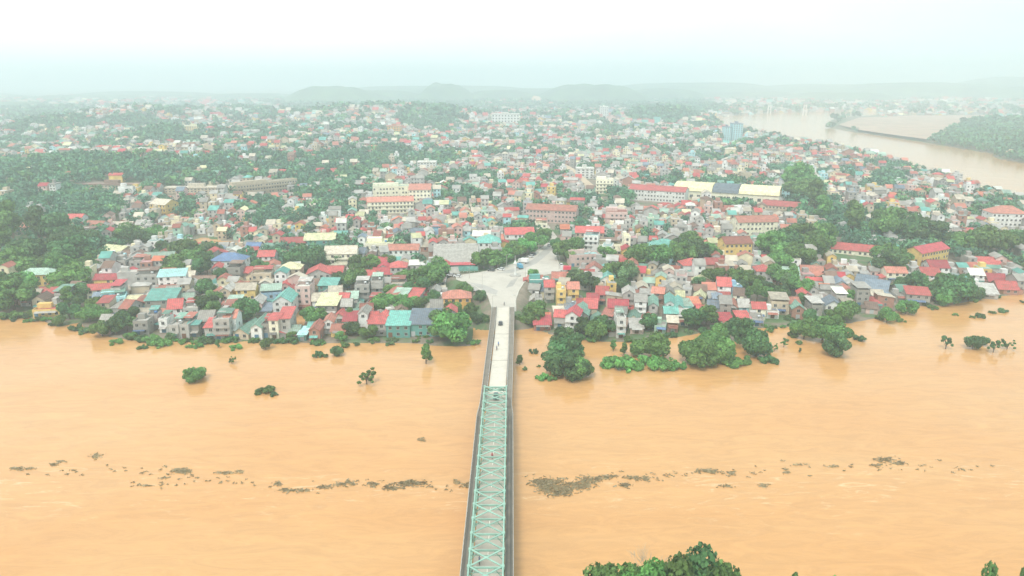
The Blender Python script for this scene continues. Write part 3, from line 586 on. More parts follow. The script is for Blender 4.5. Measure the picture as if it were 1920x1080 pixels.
# ------------------------------------------------------------------ the rest of the town: jittered plots, trees or houses
# tree-density ellipses in the picture: cx, cy, rx, ry, density
TE = [(70, 470, 150, 60, .97), (130, 335, 260, 36, .97), (340, 325, 150, 26, .96), (620, 320, 110, 26, .9), (600, 345, 90, 22, .85), (120, 395, 130, 28, .72), (70, 360, 110, 30, .9),
      (700, 300, 110, 18, .8), (860, 300, 60, 14, .6), (520, 420, 130, 18, .4), (330, 420, 120, 16, .42), (640, 395, 50, 18, .8), (540, 370, 70, 12, .6), (820, 400, 50, 18, .6), (850, 372, 50, 14, .75),
      (340, 480, 70, 30, .6), (480, 470, 90, 18, .45), (1160, 375, 30, 12, .9), (1350, 350, 100, 6, .9), (1515, 390, 50, 35, .95), (1590, 425, 50, 26, .9), (1700, 450, 70, 24, .95), (1480, 470, 70, 22, .65),
      (1830, 478, 80, 16, .7), (1680, 340, 50, 20, .75), (1750, 375, 60, 14, .4), (120, 235, 60, 12, .98), (245, 230, 45, 14, .98), (330, 255, 60, 22, .95), (560, 245, 70, 14, .4), (640, 195, 160, 12, .85),
      (800, 225, 60, 22, .9), (1000, 195, 300, 12, .9), (1240, 215, 60, 20, .95), (1260, 205, 90, 16, .9), (60, 215, 130, 12, .6), (400, 205, 200, 12, .35), (1800, 215, 300, 9, .7), (1140, 250, 30, 8, .7), (450, 330, 80, 16, .9),
      (1000, 440, 60, 20, .5), (1230, 470, 80, 22, .55), (700, 440, 60, 14, .3), (1400, 395, 60, 10, .4), (1350, 265, 60, 8, .3), (1290, 285, 25, 10, .5), (450, 262, 90, 8, .5), (220, 262, 120, 8, .4)]
HE = [(1350, 560, 380, 55, .10), (560, 600, 360, 40, .18), (1350, 320, 300, 60, .22), (1150, 290, 280, 50, .27), (1750, 400, 200, 30, .25), (100, 270, 220, 18, .42), (520, 215, 120, 14, .3), (1250, 420, 160, 40, .28)]
def tdens(px, py):
    t = np.where(px < 700, .34, .26)+0*px
    for cx, cy, rx, ry, d in HE: k = np.clip(1.3-np.hypot((px-cx)/rx, (py-cy)/ry), 0, 1)*2; k = np.clip(k, 0, 1); t = t*(1-k)+d*k
    for cx, cy, rx, ry, d in TE: k = np.clip((1.15-np.hypot((px-cx)/rx, (py-cy)/ry))*4, 0, 1); t = np.maximum(t, d*k)
    return t
def plots(y0, y1, cw, cd):
    ny = int((y1-y0)/cd); out = []
    for i in range(ny):
        yy = y0+i*cd; half = yy*.80+40; n = int(2*half/cw); xx = -half+(np.arange(n)+.5)*cw+(i % 2)*cw*.4
        # narrow lanes
        keep = (np.arange(n)+i//3) % 9 != 0
        xx = xx[keep]; out.append(np.stack([xx+rng.normal(size=len(xx))*cw*.07, yy+rng.normal(size=len(xx))*cd*.12+4*np.sin(xx*.02)], 1))
    return np.concatenate(out)
bands = [(296, 560, 5.7, 10.5), (560, 1000, 6.8, 12), (1000, 1700, 9, 16), (1700, 3000, 14, 27), (3000, 4400, 26, 56)]
C = np.concatenate([np.column_stack([p, np.full(len(p), b[2]), np.full(len(p), b[3])]) for b in bands for p in [plots(*b)]])
hz, dd, jj = H(C[:, 0], C[:, 1], True); ppx, ppy, _ = pix(C[:, 0], C[:, 1], hz)
ok = (dd > 3.5) & (jj < -5) & (np.abs(ppx-960) < 1050)
ok &= sdf(FIELD, C[:, 0], C[:, 1]) < 0
for s in STREETS: ok &= sdf(s, C[:, 0], C[:, 1]) < -4
peni = sdf(PENIN, C[:, 0], C[:, 1]) > 0
C, hz, dd, ppx, ppy, peni = C[ok], hz[ok], dd[ok], ppx[ok], ppy[ok], peni[ok]
oc = np.array(OCC); near = np.zeros(len(C), bool)
for x, y, r in OCC: near |= (np.hypot(C[:, 0]-x, C[:, 1]-y) < r+C[:, 2]*.42)
C, hz, dd, ppx, ppy, peni = C[~near], hz[~near], dd[~near], ppx[~near], ppy[~near], peni[~near]
td = tdens(ppx, ppy); td = np.where(peni, np.where((ppx > 1700) & (ppy > 230), .97, .10), td)
cl = sum(a*np.sin(C[:, 0]*fx+C[:, 1]*fy+p) for a, fx, fy, p in ((.5, .031, .012, 0), (.5, -.018, .023, 2), (.4, .055, -.031, 4), (.4, .012, .049, 1), (.35, .09, .05, 3), (.35, -.08, .07, 5)))
td = np.where(td < .8, td*.35+.75*(cl > np.interp(td, [0, .2, .4, .8], [1.6, .85, .35, -.3])), td); td = np.clip(td, 0, 1)
for r in HAND:
    if float(r[2]) >= 50: ok2 = (np.abs(ppx-float(r[0])) < float(r[2])*.5) & (ppy > float(r[1])-2) & (ppy < float(r[1])+(13 if float(r[1]) < 450 else 20 if float(r[2]) > 90 else 8)); td = np.where(ok2, -1, td)
for px_, py_, w_ in ((1133, 223, 16), (1375, 264, 34), (948, 230, 54), (738, 248, 30), (360, 247, 36), (800, 320, 34), (102, 372, 12), (1097, 335, 32), (210, 356, 110), (370, 365, 120), (1358, 378, 170), (1110, 350, 24)):
    td = np.where((np.abs(ppx-px_) < w_*.55) & (ppy > py_-12) & (ppy < py_+9), -1, td)
isT = rng.random(len(C)) < td
empty = (td < 0) | (peni & (ppx < 1640) & ~isT) | (peni & ~isT & (rng.random(len(C)) < .75)) | (~isT & (rng.random(len(C)) < .04))
order = np.argsort(C[:, 1])
RP = ('grey tan cement red red salmon teal rust brown sage cement tan grey olive slate pale crimson orange green yellow').split()
RW = np.array([14, 11, 12, 8, 6, 9, 5, 9, 6, 5, 6, 6, 5, 3, 3, 3, 3, 3, 3, 1], float); RW /= RW.sum()
RWR = np.array([17, 12, 15, 8, 6, 6, 6, 6, 6, 6, 6, 6, 5, 2, 5, 2, 3, 3, 3, 1], float); RWR /= RWR.sum()
WP = 'white cream grey grey tan pink concrete yellow cyan green brick white'.split()
WWt = np.array([8, 9, 24, 8, 14, 7, 14, 4, 2, 3, 5, 4], float); WWt /= WWt.sum()
def spec(i):
    cw, cd = C[i, 2], C[i, 3]; w_ = cw*rng.uniform(.78, 1.12); d_ = cd*rng.uniform(.72, 1.05)
    far = C[i, 1] > 560
    roof = rng.choice(['gx', 'gy', 'flat', 'shed', 'mono', 'hip'], p=[.30, .30, .13, .06, .17, .04]) if not far else rng.choice(['gx', 'gy', 'flat', 'hip'], p=[.42, .2, .26, .12])
    rc = rng.choice(RP, p=RWR if (ppx[i] > 1000 and ppy[i] > 500) else RW)
    if roof in ('flat', 'shed') and rc in ('red', 'crimson', 'salmon', 'orange', 'brown') and rng.random() < .6: rc = rng.choice(['cement', 'pale', 'grey'])
    st = int(rng.choice([1, 2, 3, 4], p=([.72, .24, .04, 0] if ppx[i] > 1000 and ppy[i] > 500 else [.5, .36, .13, .01]))) if not far else int(rng.choice([1, 2, 3, 4], p=[.42, .38, .15, .05]))
    if ppy[i] > 500 and st > 3: st = 3
    rz = rng.normal()*R(5)+R(-9 if ppx[i] > 960 else 6)+(R(90) if rng.random() < .08 else 0)
    wc = rng.choice(WP, p=WWt)
    return w_, d_, st, str(roof), str(rc), str(wc), rz
rest_h, rest_t = [], []
MAXH, MAXT = 300, 300
for i in order:
    if empty[i]: continue
    x, y = float(C[i, 0]), float(C[i, 1]); z = float(hz[i])
    inview = -20 < ppx[i] < 1940
    if isT[i]:
        if NTREE < MAXT and inview and y < 700:
            g = rng.choice(['dark', 'mid', 'bright', 'olive'], p=[.38, .44, .12, .06]); s = rng.choice(['broad', 'round', 'tall'], p=[.55, .3, .15])
            tree(x, y, z-.8, float(rng.uniform(3.6, 6.8)), str(s), str(g), sz=.95); NTREE += 1
        else: rest_t.append((x, y, z, C[i, 2]))
    else:
        q = spec(i)
        if NHOUSE < MAXH and inview:
            house(x, y, z, *q[:3], q[3], q[4], q[5], q[6], px=float(ppx[i]), py=float(ppy[i]), sh=2.7); NHOUSE += 1
        else: rest_h.append((x, y, z, q))
print('rest', len(rest_h), len(rest_t), 'plots', len(C))
# street greenery squeezed between the plots: part of the wood object
BASEC = {k: (ROOF[k].node_tree.nodes and None) for k in ROOF}
RC = dict(red=(.45, .095, .09), crimson=(.42, .065, .08), salmon=(.48, .19, .14), orange=(.50, .17, .10), rust=(.34, .12, .09), brown=(.20, .13, .10), teal=(.13, .36, .31), green=(.17, .32, .25), sage=(.30, .42, .34), olive=(.50, .50, .30), slate=(.17, .22, .27), grey=(.30, .29, .26), tan=(.48, .43, .34), cement=(.38, .37, .34), pale=(.62, .62, .56), yellow=(.66, .62, .38))
WC = dict(white=(.74, .75, .72), cream=(.74, .67, .46), yellow=(.70, .50, .17), grey=(.46, .45, .42), pink=(.62, .45, .40), tan=(.52, .44, .32), cyan=(.42, .70, .74), green=(.38, .55, .42), concrete=(.34, .33, .30), brick=(.38, .20, .15))
V, F, CO = [], [], []
def addf(vs, fs, col):
    n = len(V); V.extend(vs)
    for f in fs: F.append(tuple(n+k for k in f)); CO.append(col)
for x, y, z, (w_, d_, st, roof, rc, wc, rz) in rest_h:
    if y > 900 and rng.random() < .15: st += 1
    h = st*3.1; a, b = w_/2, d_/2; cs, sn = math.cos(rz), math.sin(rz)
    T = lambda pts: [(x+p*cs-q*sn, y+p*sn+q*cs, z+r) for p, q, r in pts]
    wcol, rcol = WC[wc], RC[rc]; f_ = rng.uniform(.8, 1.15); rcol = tuple(min(.8, c*f_) for c in rcol)
    addf(T([(-a, -b, -3), (a, -b, -3), (a, b, -3), (-a, b, -3), (-a, -b, h), (a, -b, h), (a, b, h), (-a, b, h)]), [(0, 1, 5, 4), (1, 2, 6, 5), (2, 3, 7, 6), (3, 0, 4, 7), (4, 5, 6, 7)], wcol)
    o = .5
    if roof == 'gx':
        r = d_*.25; addf(T([(-a-o, -b-o, h-.1), (a+o, -b-o, h-.1), (a+o, 0, h+r), (-a-o, 0, h+r), (a+o, b+o, h-.1), (-a-o, b+o, h-.1)]), [(0, 1, 2, 3), (3, 2, 4, 5)], rcol)
        addf(T([(-a, -b, h), (-a, b, h), (-a, 0, h+r-.2), (a, -b, h), (a, b, h), (a, 0, h+r-.2)]), [(0, 1, 2), (3, 4, 5)], wcol)
    elif roof == 'gy':
        r = w_*.3; addf(T([(-a-o, -b-o, h-.1), (0, -b-o, h+r), (0, b+o, h+r), (-a-o, b+o, h-.1), (a+o, -b-o, h-.1), (a+o, b+o, h-.1)]), [(0, 1, 2, 3), (1, 4, 5, 2)], rcol)
        addf(T([(-a, -b, h), (a, -b, h), (0, -b, h+r-.2)]), [(0, 1, 2)], wcol)
    elif roof == 'hip':
        r = min(w_, d_)*.3; k = max(0, a-b); l = max(0, b-a)
        addf(T([(-a-o, -b-o, h+.05), (a+o, -b-o, h+.05), (a+o, b+o, h+.05), (-a-o, b+o, h+.05), (-k, -l, h+r), (k, l, h+r)]), [(0, 1, 5, 4), (1, 2, 5), (2, 3, 4, 5), (3, 0, 4)], rcol)
    else:
        addf(T([(-a+.3, -b+.3, h+.06), (a-.3, -b+.3, h+.06), (a-.3, b-.3, h+.06), (-a+.3, b-.3, h+.06)]), [(0, 1, 2, 3)], tuple(.5*c+.2 for c in rcol))
        addf(T([(-a*.5, 0, h), (a*.5, 0, h), (a*.5, b*.7, h), (-a*.5, b*.7, h), (-a*.5, 0, h+2.4), (a*.5, 0, h+2.4), (a*.5, b*.7, h+2.4), (-a*.5, b*.7, h+2.4)]), [(0, 1, 5, 4), (1, 2, 6, 5), (2, 3, 7, 6), (3, 0, 4, 7), (4, 5, 6, 7)], wcol)
    if y < 1500:
        n = max(1, int(w_/3))
        for s in range(st):
            for i in range(n):
                cx = -a+w_/n*(i+.5); z0 = s*3.1+.9
                addf(T([(cx-.6, -b-.04, z0), (cx+.6, -b-.04, z0), (cx+.6, -b-.04, z0+1.4), (cx-.6, -b-.04, z0+1.4)]), [(0, 1, 2, 3)], (.06, .07, .08))
def attrmat(name, rough=.8, leaf=False):
    m = bpy.data.materials.new(name); m.use_nodes = True; t = m.node_tree; p = t.nodes['Principled BSDF']; L = t.links.new
    p.inputs['Roughness'].default_value = rough; p.inputs['Specular IOR Level'].default_value = .25
    a = nd(t, 'ShaderNodeAttribute'); a.attribute_name = 'paint'; tc = nd(t, 'ShaderNodeTexCoord'); n = nd(t, 'ShaderNodeTexNoise')
    n.inputs['Scale'].default_value = .25; n.inputs['Detail'].default_value = 6; L(tc.outputs['Object'], n.inputs[0])
    mr = nd(t, 'ShaderNodeMapRange'); mr.inputs[1].default_value = .3; mr.inputs[2].default_value = .7; mr.inputs[3].default_value = .72; mr.inputs[4].default_value = 1.15
    L(n.outputs[0], mr.inputs[0]); v = nd(t, 'ShaderNodeVectorMath', operation='SCALE'); L(a.outputs['Color'], v.inputs[0]); L(mr.outputs[0], v.inputs['Scale'])
    L(v.outputs[0], p.inputs['Base Color']); return m
me = bpy.data.meshes.new('distant_houses'); me.from_pydata(V, [], F); me.materials.append(attrmat('town_paint'))
at = me.attributes.new('paint', 'FLOAT_COLOR', 'FACE'); at.data.foreach_set('color', np.column_stack([np.array(CO), np.ones(len(CO))]).astype(np.float32).ravel())
tag(link('distant_houses', me), 'small hazy houses packed over the town beyond the nearer rows', 'houses', kind='stuff')
# woods and garden trees of the distance
Q, QC = [], []
gcol = np.array([LC for LC in ((.080, .205, .115), (.095, .245, .115), (.135, .30, .11), (.085, .205, .125))])
for x, y, z, cw in rest_t:
    n = 190 if y < 650 else 110 if y < 1000 else 60 if y < 1700 else 34
    k = min(cw*rng.uniform(.66, 1.0), rng.uniform(9, 14)); lobes = [(x+rng.normal()*k*.45, y+rng.normal()*k*.45, z+k*(.55+rng.random()*.9), k*(.4+.25*rng.random())) for _ in range(5)]
    q = leaf_cloud(lobes, n, k*(.13 if n > 150 else .17 if n > 100 else .23 if n > 50 else .3), rng); Q.append(q)
    c = gcol[rng.choice(4, p=[.4, .35, .08, .17])]*rng.uniform(.8, 1.2); QC.append(np.tile(c, (len(q), 1))*rng.uniform(.85, 1.15, (len(q), 1))*rng.uniform(.8, 1.2, 5)[PICK[0]][:, None])
Q = np.concatenate(Q); QC = np.concatenate(QC)
me = qmesh('distant_trees', Q, attrmat('wood_paint')); at = me.attributes.new('paint', 'FLOAT_COLOR', 'FACE')
at.data.foreach_set('color', np.column_stack([QC, np.ones(len(QC))]).astype(np.float32).ravel())
tag(link('distant_trees', me), 'woods and garden trees merging into haze across the back of town', 'trees', kind='stuff')
print('quads', len(Q))

# ------------------------------------------------------------------ distant landmarks
def block(name, px, py, wpx, hpx, d, wc, rc, label, rows=4, cols=6, rz=0, cap=None):
    x, y, z = [float(a[0]) for a in ground(px, py)]; zc = pix(x, y, z)[2]; w_ = wpx*zc/FPX; h = hpx*zc/FPX; W = w_/2
    t = thing(name, (x, y+d/2, z), R(rz), label, 'building'); b = MB(); b.box(-W, W, -d/2, d/2, -4, h); b.build('wall', WALL[wc], t)
    r = MB(); r.box(-W-.5, W+.5, -d/2-.5, d/2+.5, h+.01, h+.9); r.box(-W*.3, W*.2, -d*.2, d*.2, h+.9, h+4); r.build('roof', ROOF[rc], t)
    wb = MB()
    for i in range(rows):
        for j in range(cols):
            cx = -W+w_*(j+.5)/cols; z0 = h*(i+.3)/rows; o = link('window', WIN, t); o.location = (cx, -d/2, z0); o.scale = (w_/cols*.5, 1.5, h/rows*.45)
    return t
block('office_tower', 1133, 223, 14, 22, 24, 'white', 'pale', 'tall white tower block rising alone over the hazy back of town', 8, 4)
block('apartment_building', 1382, 264, 18, 31, 22, 'cyan', 'slate', 'pale blue high-rise beside the far river bend, taller right of twin blocks', 9, 4)
block('apartment_building', 1364, 264, 12, 25, 20, 'cyan', 'slate', 'lower pale blue block attached left of the riverside high-rise', 7, 3)
block('hall', 948, 230, 52, 15, 40, 'white', 'pale', 'long white block-like building in the hazy distance above town centre', 3, 9)
block('school_building', 738, 248, 30, 11, 26, 'orange', 'orange', 'small orange block in the haze left of the white hall', 3, 6)
block('school_building', 360, 247, 36, 10, 26, 'yellow', 'yellow', 'pale yellow block far off beside the left wooded knoll', 3, 8)
block('apartment_building', 800, 320, 34, 15, 16, 'white', 'pale', 'white building with stepped top behind the dense trees, centre left', 4, 6)
block('water_tower', 102, 372, 12, 26, 8, 'white', 'cement', 'slim white tower house rising from the trees near left edge', 5, 2)
block('apartment_building', 1097, 335, 32, 18, 14, 'white', 'pale', 'white stepped house block right of the diagonal lane, mid distance', 4, 4)
block('school_building', 1680, 250, 1, 1, 1, 'white', 'pale', 'x') if False else None
block('barracks', 210, 356, 110, 9, 10, 'tan', 'brown', 'long low brown-roofed building in the trees at left', 2, 16, -2)
block('barracks', 370, 365, 120, 12, 10, 'tan', 'tan', 'long tan building between woods, left of the orange school', 3, 18, 3)
# striped market hall under repair
def market():
    x, y, z = [float(a[0]) for a in ground(1358, 378)]; zc = pix(x, y, z)[2]; k = zc/FPX
    t = thing('market_hall', (x, y, z), R(-24), 'huge cream market hall with striped vaulted roof sections and bare ochre ground', 'market hall')
    W = 96*k; b = MB(); b.box(-W, W, 0, 30, -3, 8); b.build('wall', WALL['cream'], t)
    for i, (x0, x1, rc) in enumerate(((-W, -W*.25, 'yellow'), (-W*.25+.5, W*.25, 'slate'), (W*.25+.5, W, 'yellow'))):
        r = MB(); n = 8
        for s in range(n):
            a0, a1 = math.pi*s/n, math.pi*(s+1)/n
            y0, z0, y1, z1 = 15-16*math.cos(a0), 8+6*math.sin(a0), 15-16*math.cos(a1), 8+6*math.sin(a1)
            r.hexa([(x0, y0, z0-.2), (x1, y0, z0-.2), (x1, y1, z1-.2), (x0, y1, z1-.2)], [(x0, y0, z0), (x1, y0, z0), (x1, y1, z1), (x0, y1, z1)])
        for s in np.arange(x0+3, x1, 6):
            for q in range(2, 5):
                a0, a1 = math.pi*q/n, math.pi*(q+1)/n; r.bar((s, 15-16*math.cos(a0), 8.2+6*math.sin(a0)), (s, 15-16*math.cos(a1), 8.2+6*math.sin(a1)), .8, .3)
        r.build('roof', ROOF[rc], t)
    for i in range(14):
        o = link('window', WIN, t); o.location = (-W+(i+.5)*W/7, 0, 2); o.scale = (3, 1.5, 2.6)
market()
# cable bridge pylons across the far bend
pm = mat('pylon', (.62, .60, .56), .8)
for i, (px, py, hp) in enumerate(((1442, 213, 15), (1508, 217, 20))):
    x, y, z = [float(v) for v in (*plane(px, py, 0), 0)]; zc = pix(x, y, z)[2]; h = hp*zc/FPX
    t = thing('bridge_pylon', (x, y, 0), 0, ('left' if i == 0 else 'right')+' pale portal pylon of a far bridge at the river bend', 'bridge pylon', 'far bridge pylons')
    b = MB()
    for s in (-5, 5): b.bar((s, 0, -3), (s*.8, 0, h), 3, 3)
    b.build('column', pm, t); b = MB(); b.box(-4.2, 4.2, -1.4, 1.4, h-5, h-1); b.box(-4.6, 4.6, -1.4, 1.4, h*.45, h*.45+2.5); b.build('cross_beam', pm, t)

# ------------------------------------------------------------------ hills
M_hill = bpy.data.materials.new('hill_forest'); M_hill.use_nodes = True; t_ = M_hill.node_tree; p_ = t_.nodes['Principled BSDF']; p_.inputs['Roughness'].default_value = .95
tc_ = nd(t_, 'ShaderNodeTexCoord'); n_ = nd(t_, 'ShaderNodeTexNoise'); n_.inputs['Scale'].default_value = .01; n_.inputs['Detail'].default_value = 8
r_ = nd(t_, 'ShaderNodeValToRGB'); r_.color_ramp.elements[0].position = .35; r_.color_ramp.elements[0].color = (.035, .09, .05, 1); r_.color_ramp.elements[1].position = .7; r_.color_ramp.elements[1].color = (.10, .20, .08, 1)
t_.links.new(tc_.outputs['Object'], n_.inputs[0]); t_.links.new(n_.outputs[0], r_.inputs[0]); t_.links.new(r_.outputs[0], p_.inputs['Base Color'])
M_sand = mat('quarried_slope', (.62, .44, .30), .95, .15, .01)
def hill(px, dist_, wpx, top_py, m=None, name='hill', seed=0, depth=1.0):
    x = (px-960)/FPX*dist_; zc = dist_*cp; wd = wpx/FPX*dist_; ht = CH-(sp+(top_py-540)/FPX*cp)/(cp-(top_py-540)/FPX*sp)*dist_
    n = 44; g = np.linspace(-1, 1, n); U, W_ = np.meshgrid(g, g); r = np.clip(1-np.hypot(U, W_), 0, 1); rs = np.random.default_rng(seed+abs(int(px)))
    f = sst(0, 1, np.minimum(1, r*1.35))
    nzz = sum(rs.normal()*.12/k*np.sin(U*k*4+rs.random()*6)*np.cos(W_*k*4+rs.random()*6) for k in (1, 1.7, 2.6, 4))
    Zz = (f*(1+nzz*.7))*ht; Zz = np.where(r <= 0, -6, Zz)
    o = gridmesh(name, x+U*wd/2, dist_+W_*wd/2*depth, np.maximum(-6, Zz), m or M_hill); return o
for i, a in enumerate([(640, 3500, 260, 163), (715, 3900, 300, 170), (840, 3700, 150, 159), (940, 3800, 220, 170), (1100, 3600, 300, 160), (1230, 4000, 260, 168), (1020, 4600, 700, 166),
          (480, 4200, 360, 176), (300, 4600, 460, 172), (50, 2900, 240, 191), (190, 3900, 360, 178), (1390, 4300, 380, 172), (1560, 3900, 300, 173), (1700, 4600, 560, 156), (1520, 5200, 460, 158),
          (1880, 4200, 420, 164), (1950, 5200, 600, 143), (1280, 5200, 560, 156), (-120, 4400, 460, 168), (1640, 3300, 240, 190), (1830, 3400, 280, 190), (820, 5200, 700, 162)]): hill(*a, seed=i)
for a in [(1372, 3150, 60, 192), (1425, 3350, 60, 197), (1490, 3300, 56, 190), (1005, 3300, 36, 180)]: hill(*a, m=M_sand, name='bare_hill', seed=50)
# bare field on the peninsula
tag(tess(FIELD, 5.6, 'field', mat("bare_field", (.34, .24, .18), .95, .3, .03, dirt=(.24, .28, .17), dirt_amt=.7)), kind='structure')
for s in STREETS:
    b = MB(); s_ = np.array(s)
    tag(tess(s, 6.6, 'lane', mat('lane', (.50, .40, .28), .9)), kind='structure')

# ------------------------------------------------------------------ the bridge
M_teal = mat('bridge_paint', (.25, .42, .34), .5, .12, .5, dirt=(.20, .30, .24), dirt_amt=.4)
M_deck = mat('bridge_deck', (.42, .385, .32), .85, .06, .15, dirt=(.36, .34, .30), dirt_amt=.5)
M_apr = mat('approach_concrete', (.55, .52, .44), .85, .06, .15, dirt=(.36, .34, .30), dirt_amt=.5)
M_duct = mat('duct', (.13, .125, .11), .9)
M_walk = mat('walkway', (.215, .195, .16), .9, .12, .3, dirt=(.14, .13, .12), dirt_amt=.5)
M_rail = mat('railing_concrete', (.50, .49, .45), .9, .15, .6, dirt=(.2, .19, .17), dirt_amt=.5)
M_conc = mat('bridge_concrete', (.36, .35, .32), .9, .12, .3, dirt=(.2, .19, .17), dirt_amt=.6)
BR = thing('river_bridge', (0, 60, 0), 0, 'long straight bridge with pale green steel truss and pale concrete approach across the river', 'bridge')
YS, YE, YJ = 56., 222., 325.         # truss start, truss end, junction
def bp(b, name, m): o = b.build(name, m); o.parent = BR; o.location = (0, -60, 0); return o
def cx(y): return -5.45+1.25*max(0, min(1, (y-YE+10)/80))
DZ = 6.6
b = MB()
for y0, y1 in ((YS, YE+6), (YE+6.1, YE+36), (YE+36.1, YE+66), (YE+66.1, YJ)):
    hw = 3.3 if y0 < YE else 2.95
    c0, c1 = cx(y0), cx(y1)
    b.hexa([(c0-hw, y0, DZ-.6), (c0+hw, y0, DZ-.6), (c1+hw, y1, DZ-.6), (c1-hw, y1, DZ-.6)], [(c0-hw, y0, DZ), (c0+hw, y0, DZ), (c1+hw, y1, DZ), (c1-hw, y1, DZ)])
o_ = bp(b, 'carriageway', [M_deck, M_apr]); o_.data.polygons.foreach_set('material_index', [0 if k < 6 else 1 for k in range(len(o_.data.polygons))])
b = MB()
for y0 in np.arange(YS+2, YE-8, 5.8): b.box(cx(y0)-.06, cx(y0)+.06, y0, y0+2.4, DZ+.004, DZ+.012)
bp(b, 'lane_marking', mat('marking', (.75, .74, .66), .7))
b = MB()
for y0 in (YE+36, YE+66, YE+6): b.box(cx(y0)-2.9, cx(y0)+2.9, y0-.1, y0+.2, DZ+.004, DZ+.014)
bp(b, 'expansion_joint', M_walk)
for s in (-1, 1):
    b = MB()                          # walkway outside the truss, then beside the approach road
    pts = [(YS, 3.85, 5.75), (YE-12, 3.85, 5.75), (YE-5, 3.5, 5.25), (YE, 3.3, 5.25), (YJ-12, 2.96, 5.2), (YJ, 2.96, 5.4)]
    for (y0, i0, o0), (y1, i1, o1) in zip(pts, pts[1:]):
        a = [(cx(y0)+s*i0, y0), (cx(y0)+s*o0, y0), (cx(y1)+s*o1, y1), (cx(y1)+s*i1, y1)]
        if s < 0: a = [a[1], a[0], a[3], a[2]]
        b.hexa([(*q, DZ-.45) for q in a], [(*q, DZ+(.02 if y0 < YE-5 else .2)) for q in a])
    bp(b, 'walkway', M_walk)
    b = MB()                          # kerb and service duct on the walkway
    xk = -5.45+s*4.15; b.box(min(xk, xk+s*.25), max(xk, xk+s*.25), YS, YE-12, DZ+.03, DZ+.28); xk = -5.45+s*5.0; b.box(min(xk, xk+s*.35), max(xk, xk+s*.35), YS, YE-12, DZ+.03, DZ+.16)
    bp(b, 'service_duct', M_duct)
    b = MB()                          # outer railing with posts
    for (y0, i0, o0), (y1, i1, o1) in zip(pts, pts[1:]):
        p, q = (cx(y0)+s*o0, y0), (cx(y1)+s*o1, y1); n = max(1, int((y1-y0)/2.2))
        for zz, tk in ((DZ+.45, .06), (DZ+.8, .06), (DZ+1.15, .12)): b.bar((*p, zz), (*q, zz), tk, tk)
        for i in range(n):
            f = i/n; xx, yy = p[0]+(q[0]-p[0])*f, y0+(y1-y0)*f; b.box(xx-.09, xx+.09, yy-.09, yy+.09, DZ-.4, DZ+1.25)
    bp(b, 'railing', M_rail)
    b = MB()                          # inner rail
    for (y0, i0, o0), (y1, i1, o1) in zip(pts[3:], pts[4:]):
        p, q = (cx(y0)+s*(i0+.15), y0), (cx(y1)+s*(i1+.15), y1); b.bar((*p, DZ+.45), (*q, DZ+.45), .22, .5)
        for yy in np.arange(y0, y1, 2.5): b.box(cx(yy)+s*(i0+.15)-.14, cx(yy)+s*(i0+.15)+.14, yy-.14, yy+.14, DZ+.201, DZ+1.1)
    bp(b, 'parapet', M_conc)
TH = 6.4; NP_ = 28; PL = (YE-YS-6)/NP_
ny = [YE-3-i*PL for i in range(NP_+1)]
for s in (-1, 1):
    xx = -5.45+s*3.58
    tr = link('side_truss', None, BR); tr.location = (0, -60, 0)
    b = MB(); b.bar((xx, ny[0]-1, DZ+TH), (xx, ny[-1], DZ+TH), .30, .40)
    for i in range(NP_+1): b.box(xx-.32, xx+.32, ny[i]-.4, ny[i]+.4, DZ+TH-.42, DZ+TH+.24)
    b.build('top_chord', M_teal, tr)
    b = MB(); b.bar((xx, YE+2, DZ+.05), (xx, YS, DZ+.05), .28, .4); b.build('bottom_chord', M_teal, tr)
    b = MB(); b.bar((xx, YE+2, DZ), (xx, ny[0]-.6, DZ+TH), .44, .44); b.build('end_post', M_teal, tr)
    for i in range(NP_+1):
        b = MB(); b.bar((xx, ny[i], DZ), (xx, ny[i], DZ+TH), .26, .26)
        b.build('vertical_post', M_teal, tr)
    for i in range(NP_):
        b = MB(); p, q = (ny[i], ny[i+1]) if i % 2 else (ny[i+1], ny[i]); b.bar((xx, p, DZ+.2), (xx, q, DZ+TH-.2), .3, .28); b.build('diagonal', M_teal, tr)
for i in range(NP_):                   # top lateral bracing, one X in each bay, plus struts
    b = MB(); a, c = -5.45-3.5, -5.45+3.5; y0, y1 = ny[i], ny[i+1]; ym = (y0+y1)/2
    b.bar((a, y0, DZ+TH+.02), (c, y1, DZ+TH+.02), .36, .16); b.bar((a, y1, DZ+TH+.04), (c, y0, DZ+TH+.04), .36, .16)
    b.box(-5.9, -5.0, ym-.35, ym+.35, DZ+TH-.1, DZ+TH+.13); bp(b, 'cross_brace', M_teal)
    b = MB(); b.bar((a, y0, DZ+TH-.3), (c, y0, DZ+TH-.3), .24, .4)
    b.bar((a, y0, DZ+TH-1.5), (c, y0, DZ+TH-1.5), .12, .14)
    for k in (-1, 1): b.bar((-5.45+k*3.4, y0, DZ+TH-2.6), (-5.45+k*1.6, y0, DZ+TH-.4), .14, .16)
    bp(b, 'sway_frame', M_teal)
b = MB(); a, c = -5.45-3.5, -5.45+3.5
for k in range(7): b.bar((a+k, ny[0]-.4, DZ+TH), (a+k+1, YE-.4, DZ+TH-2.2), .16, .14); b.bar((a+k+1, ny[0]-.4, DZ+TH+.02), (a+k, YE-.4, DZ+TH-2.2), .16, .14)
b.bar((a, YE-.3, DZ+TH-2.4), (c, YE-.3, DZ+TH-2.4), .4, .3); b.bar((a, ny[0]-.5, DZ+TH), (c, ny[0]-.5, DZ+TH), .45, .35); bp(b, 'portal_frame', M_teal)
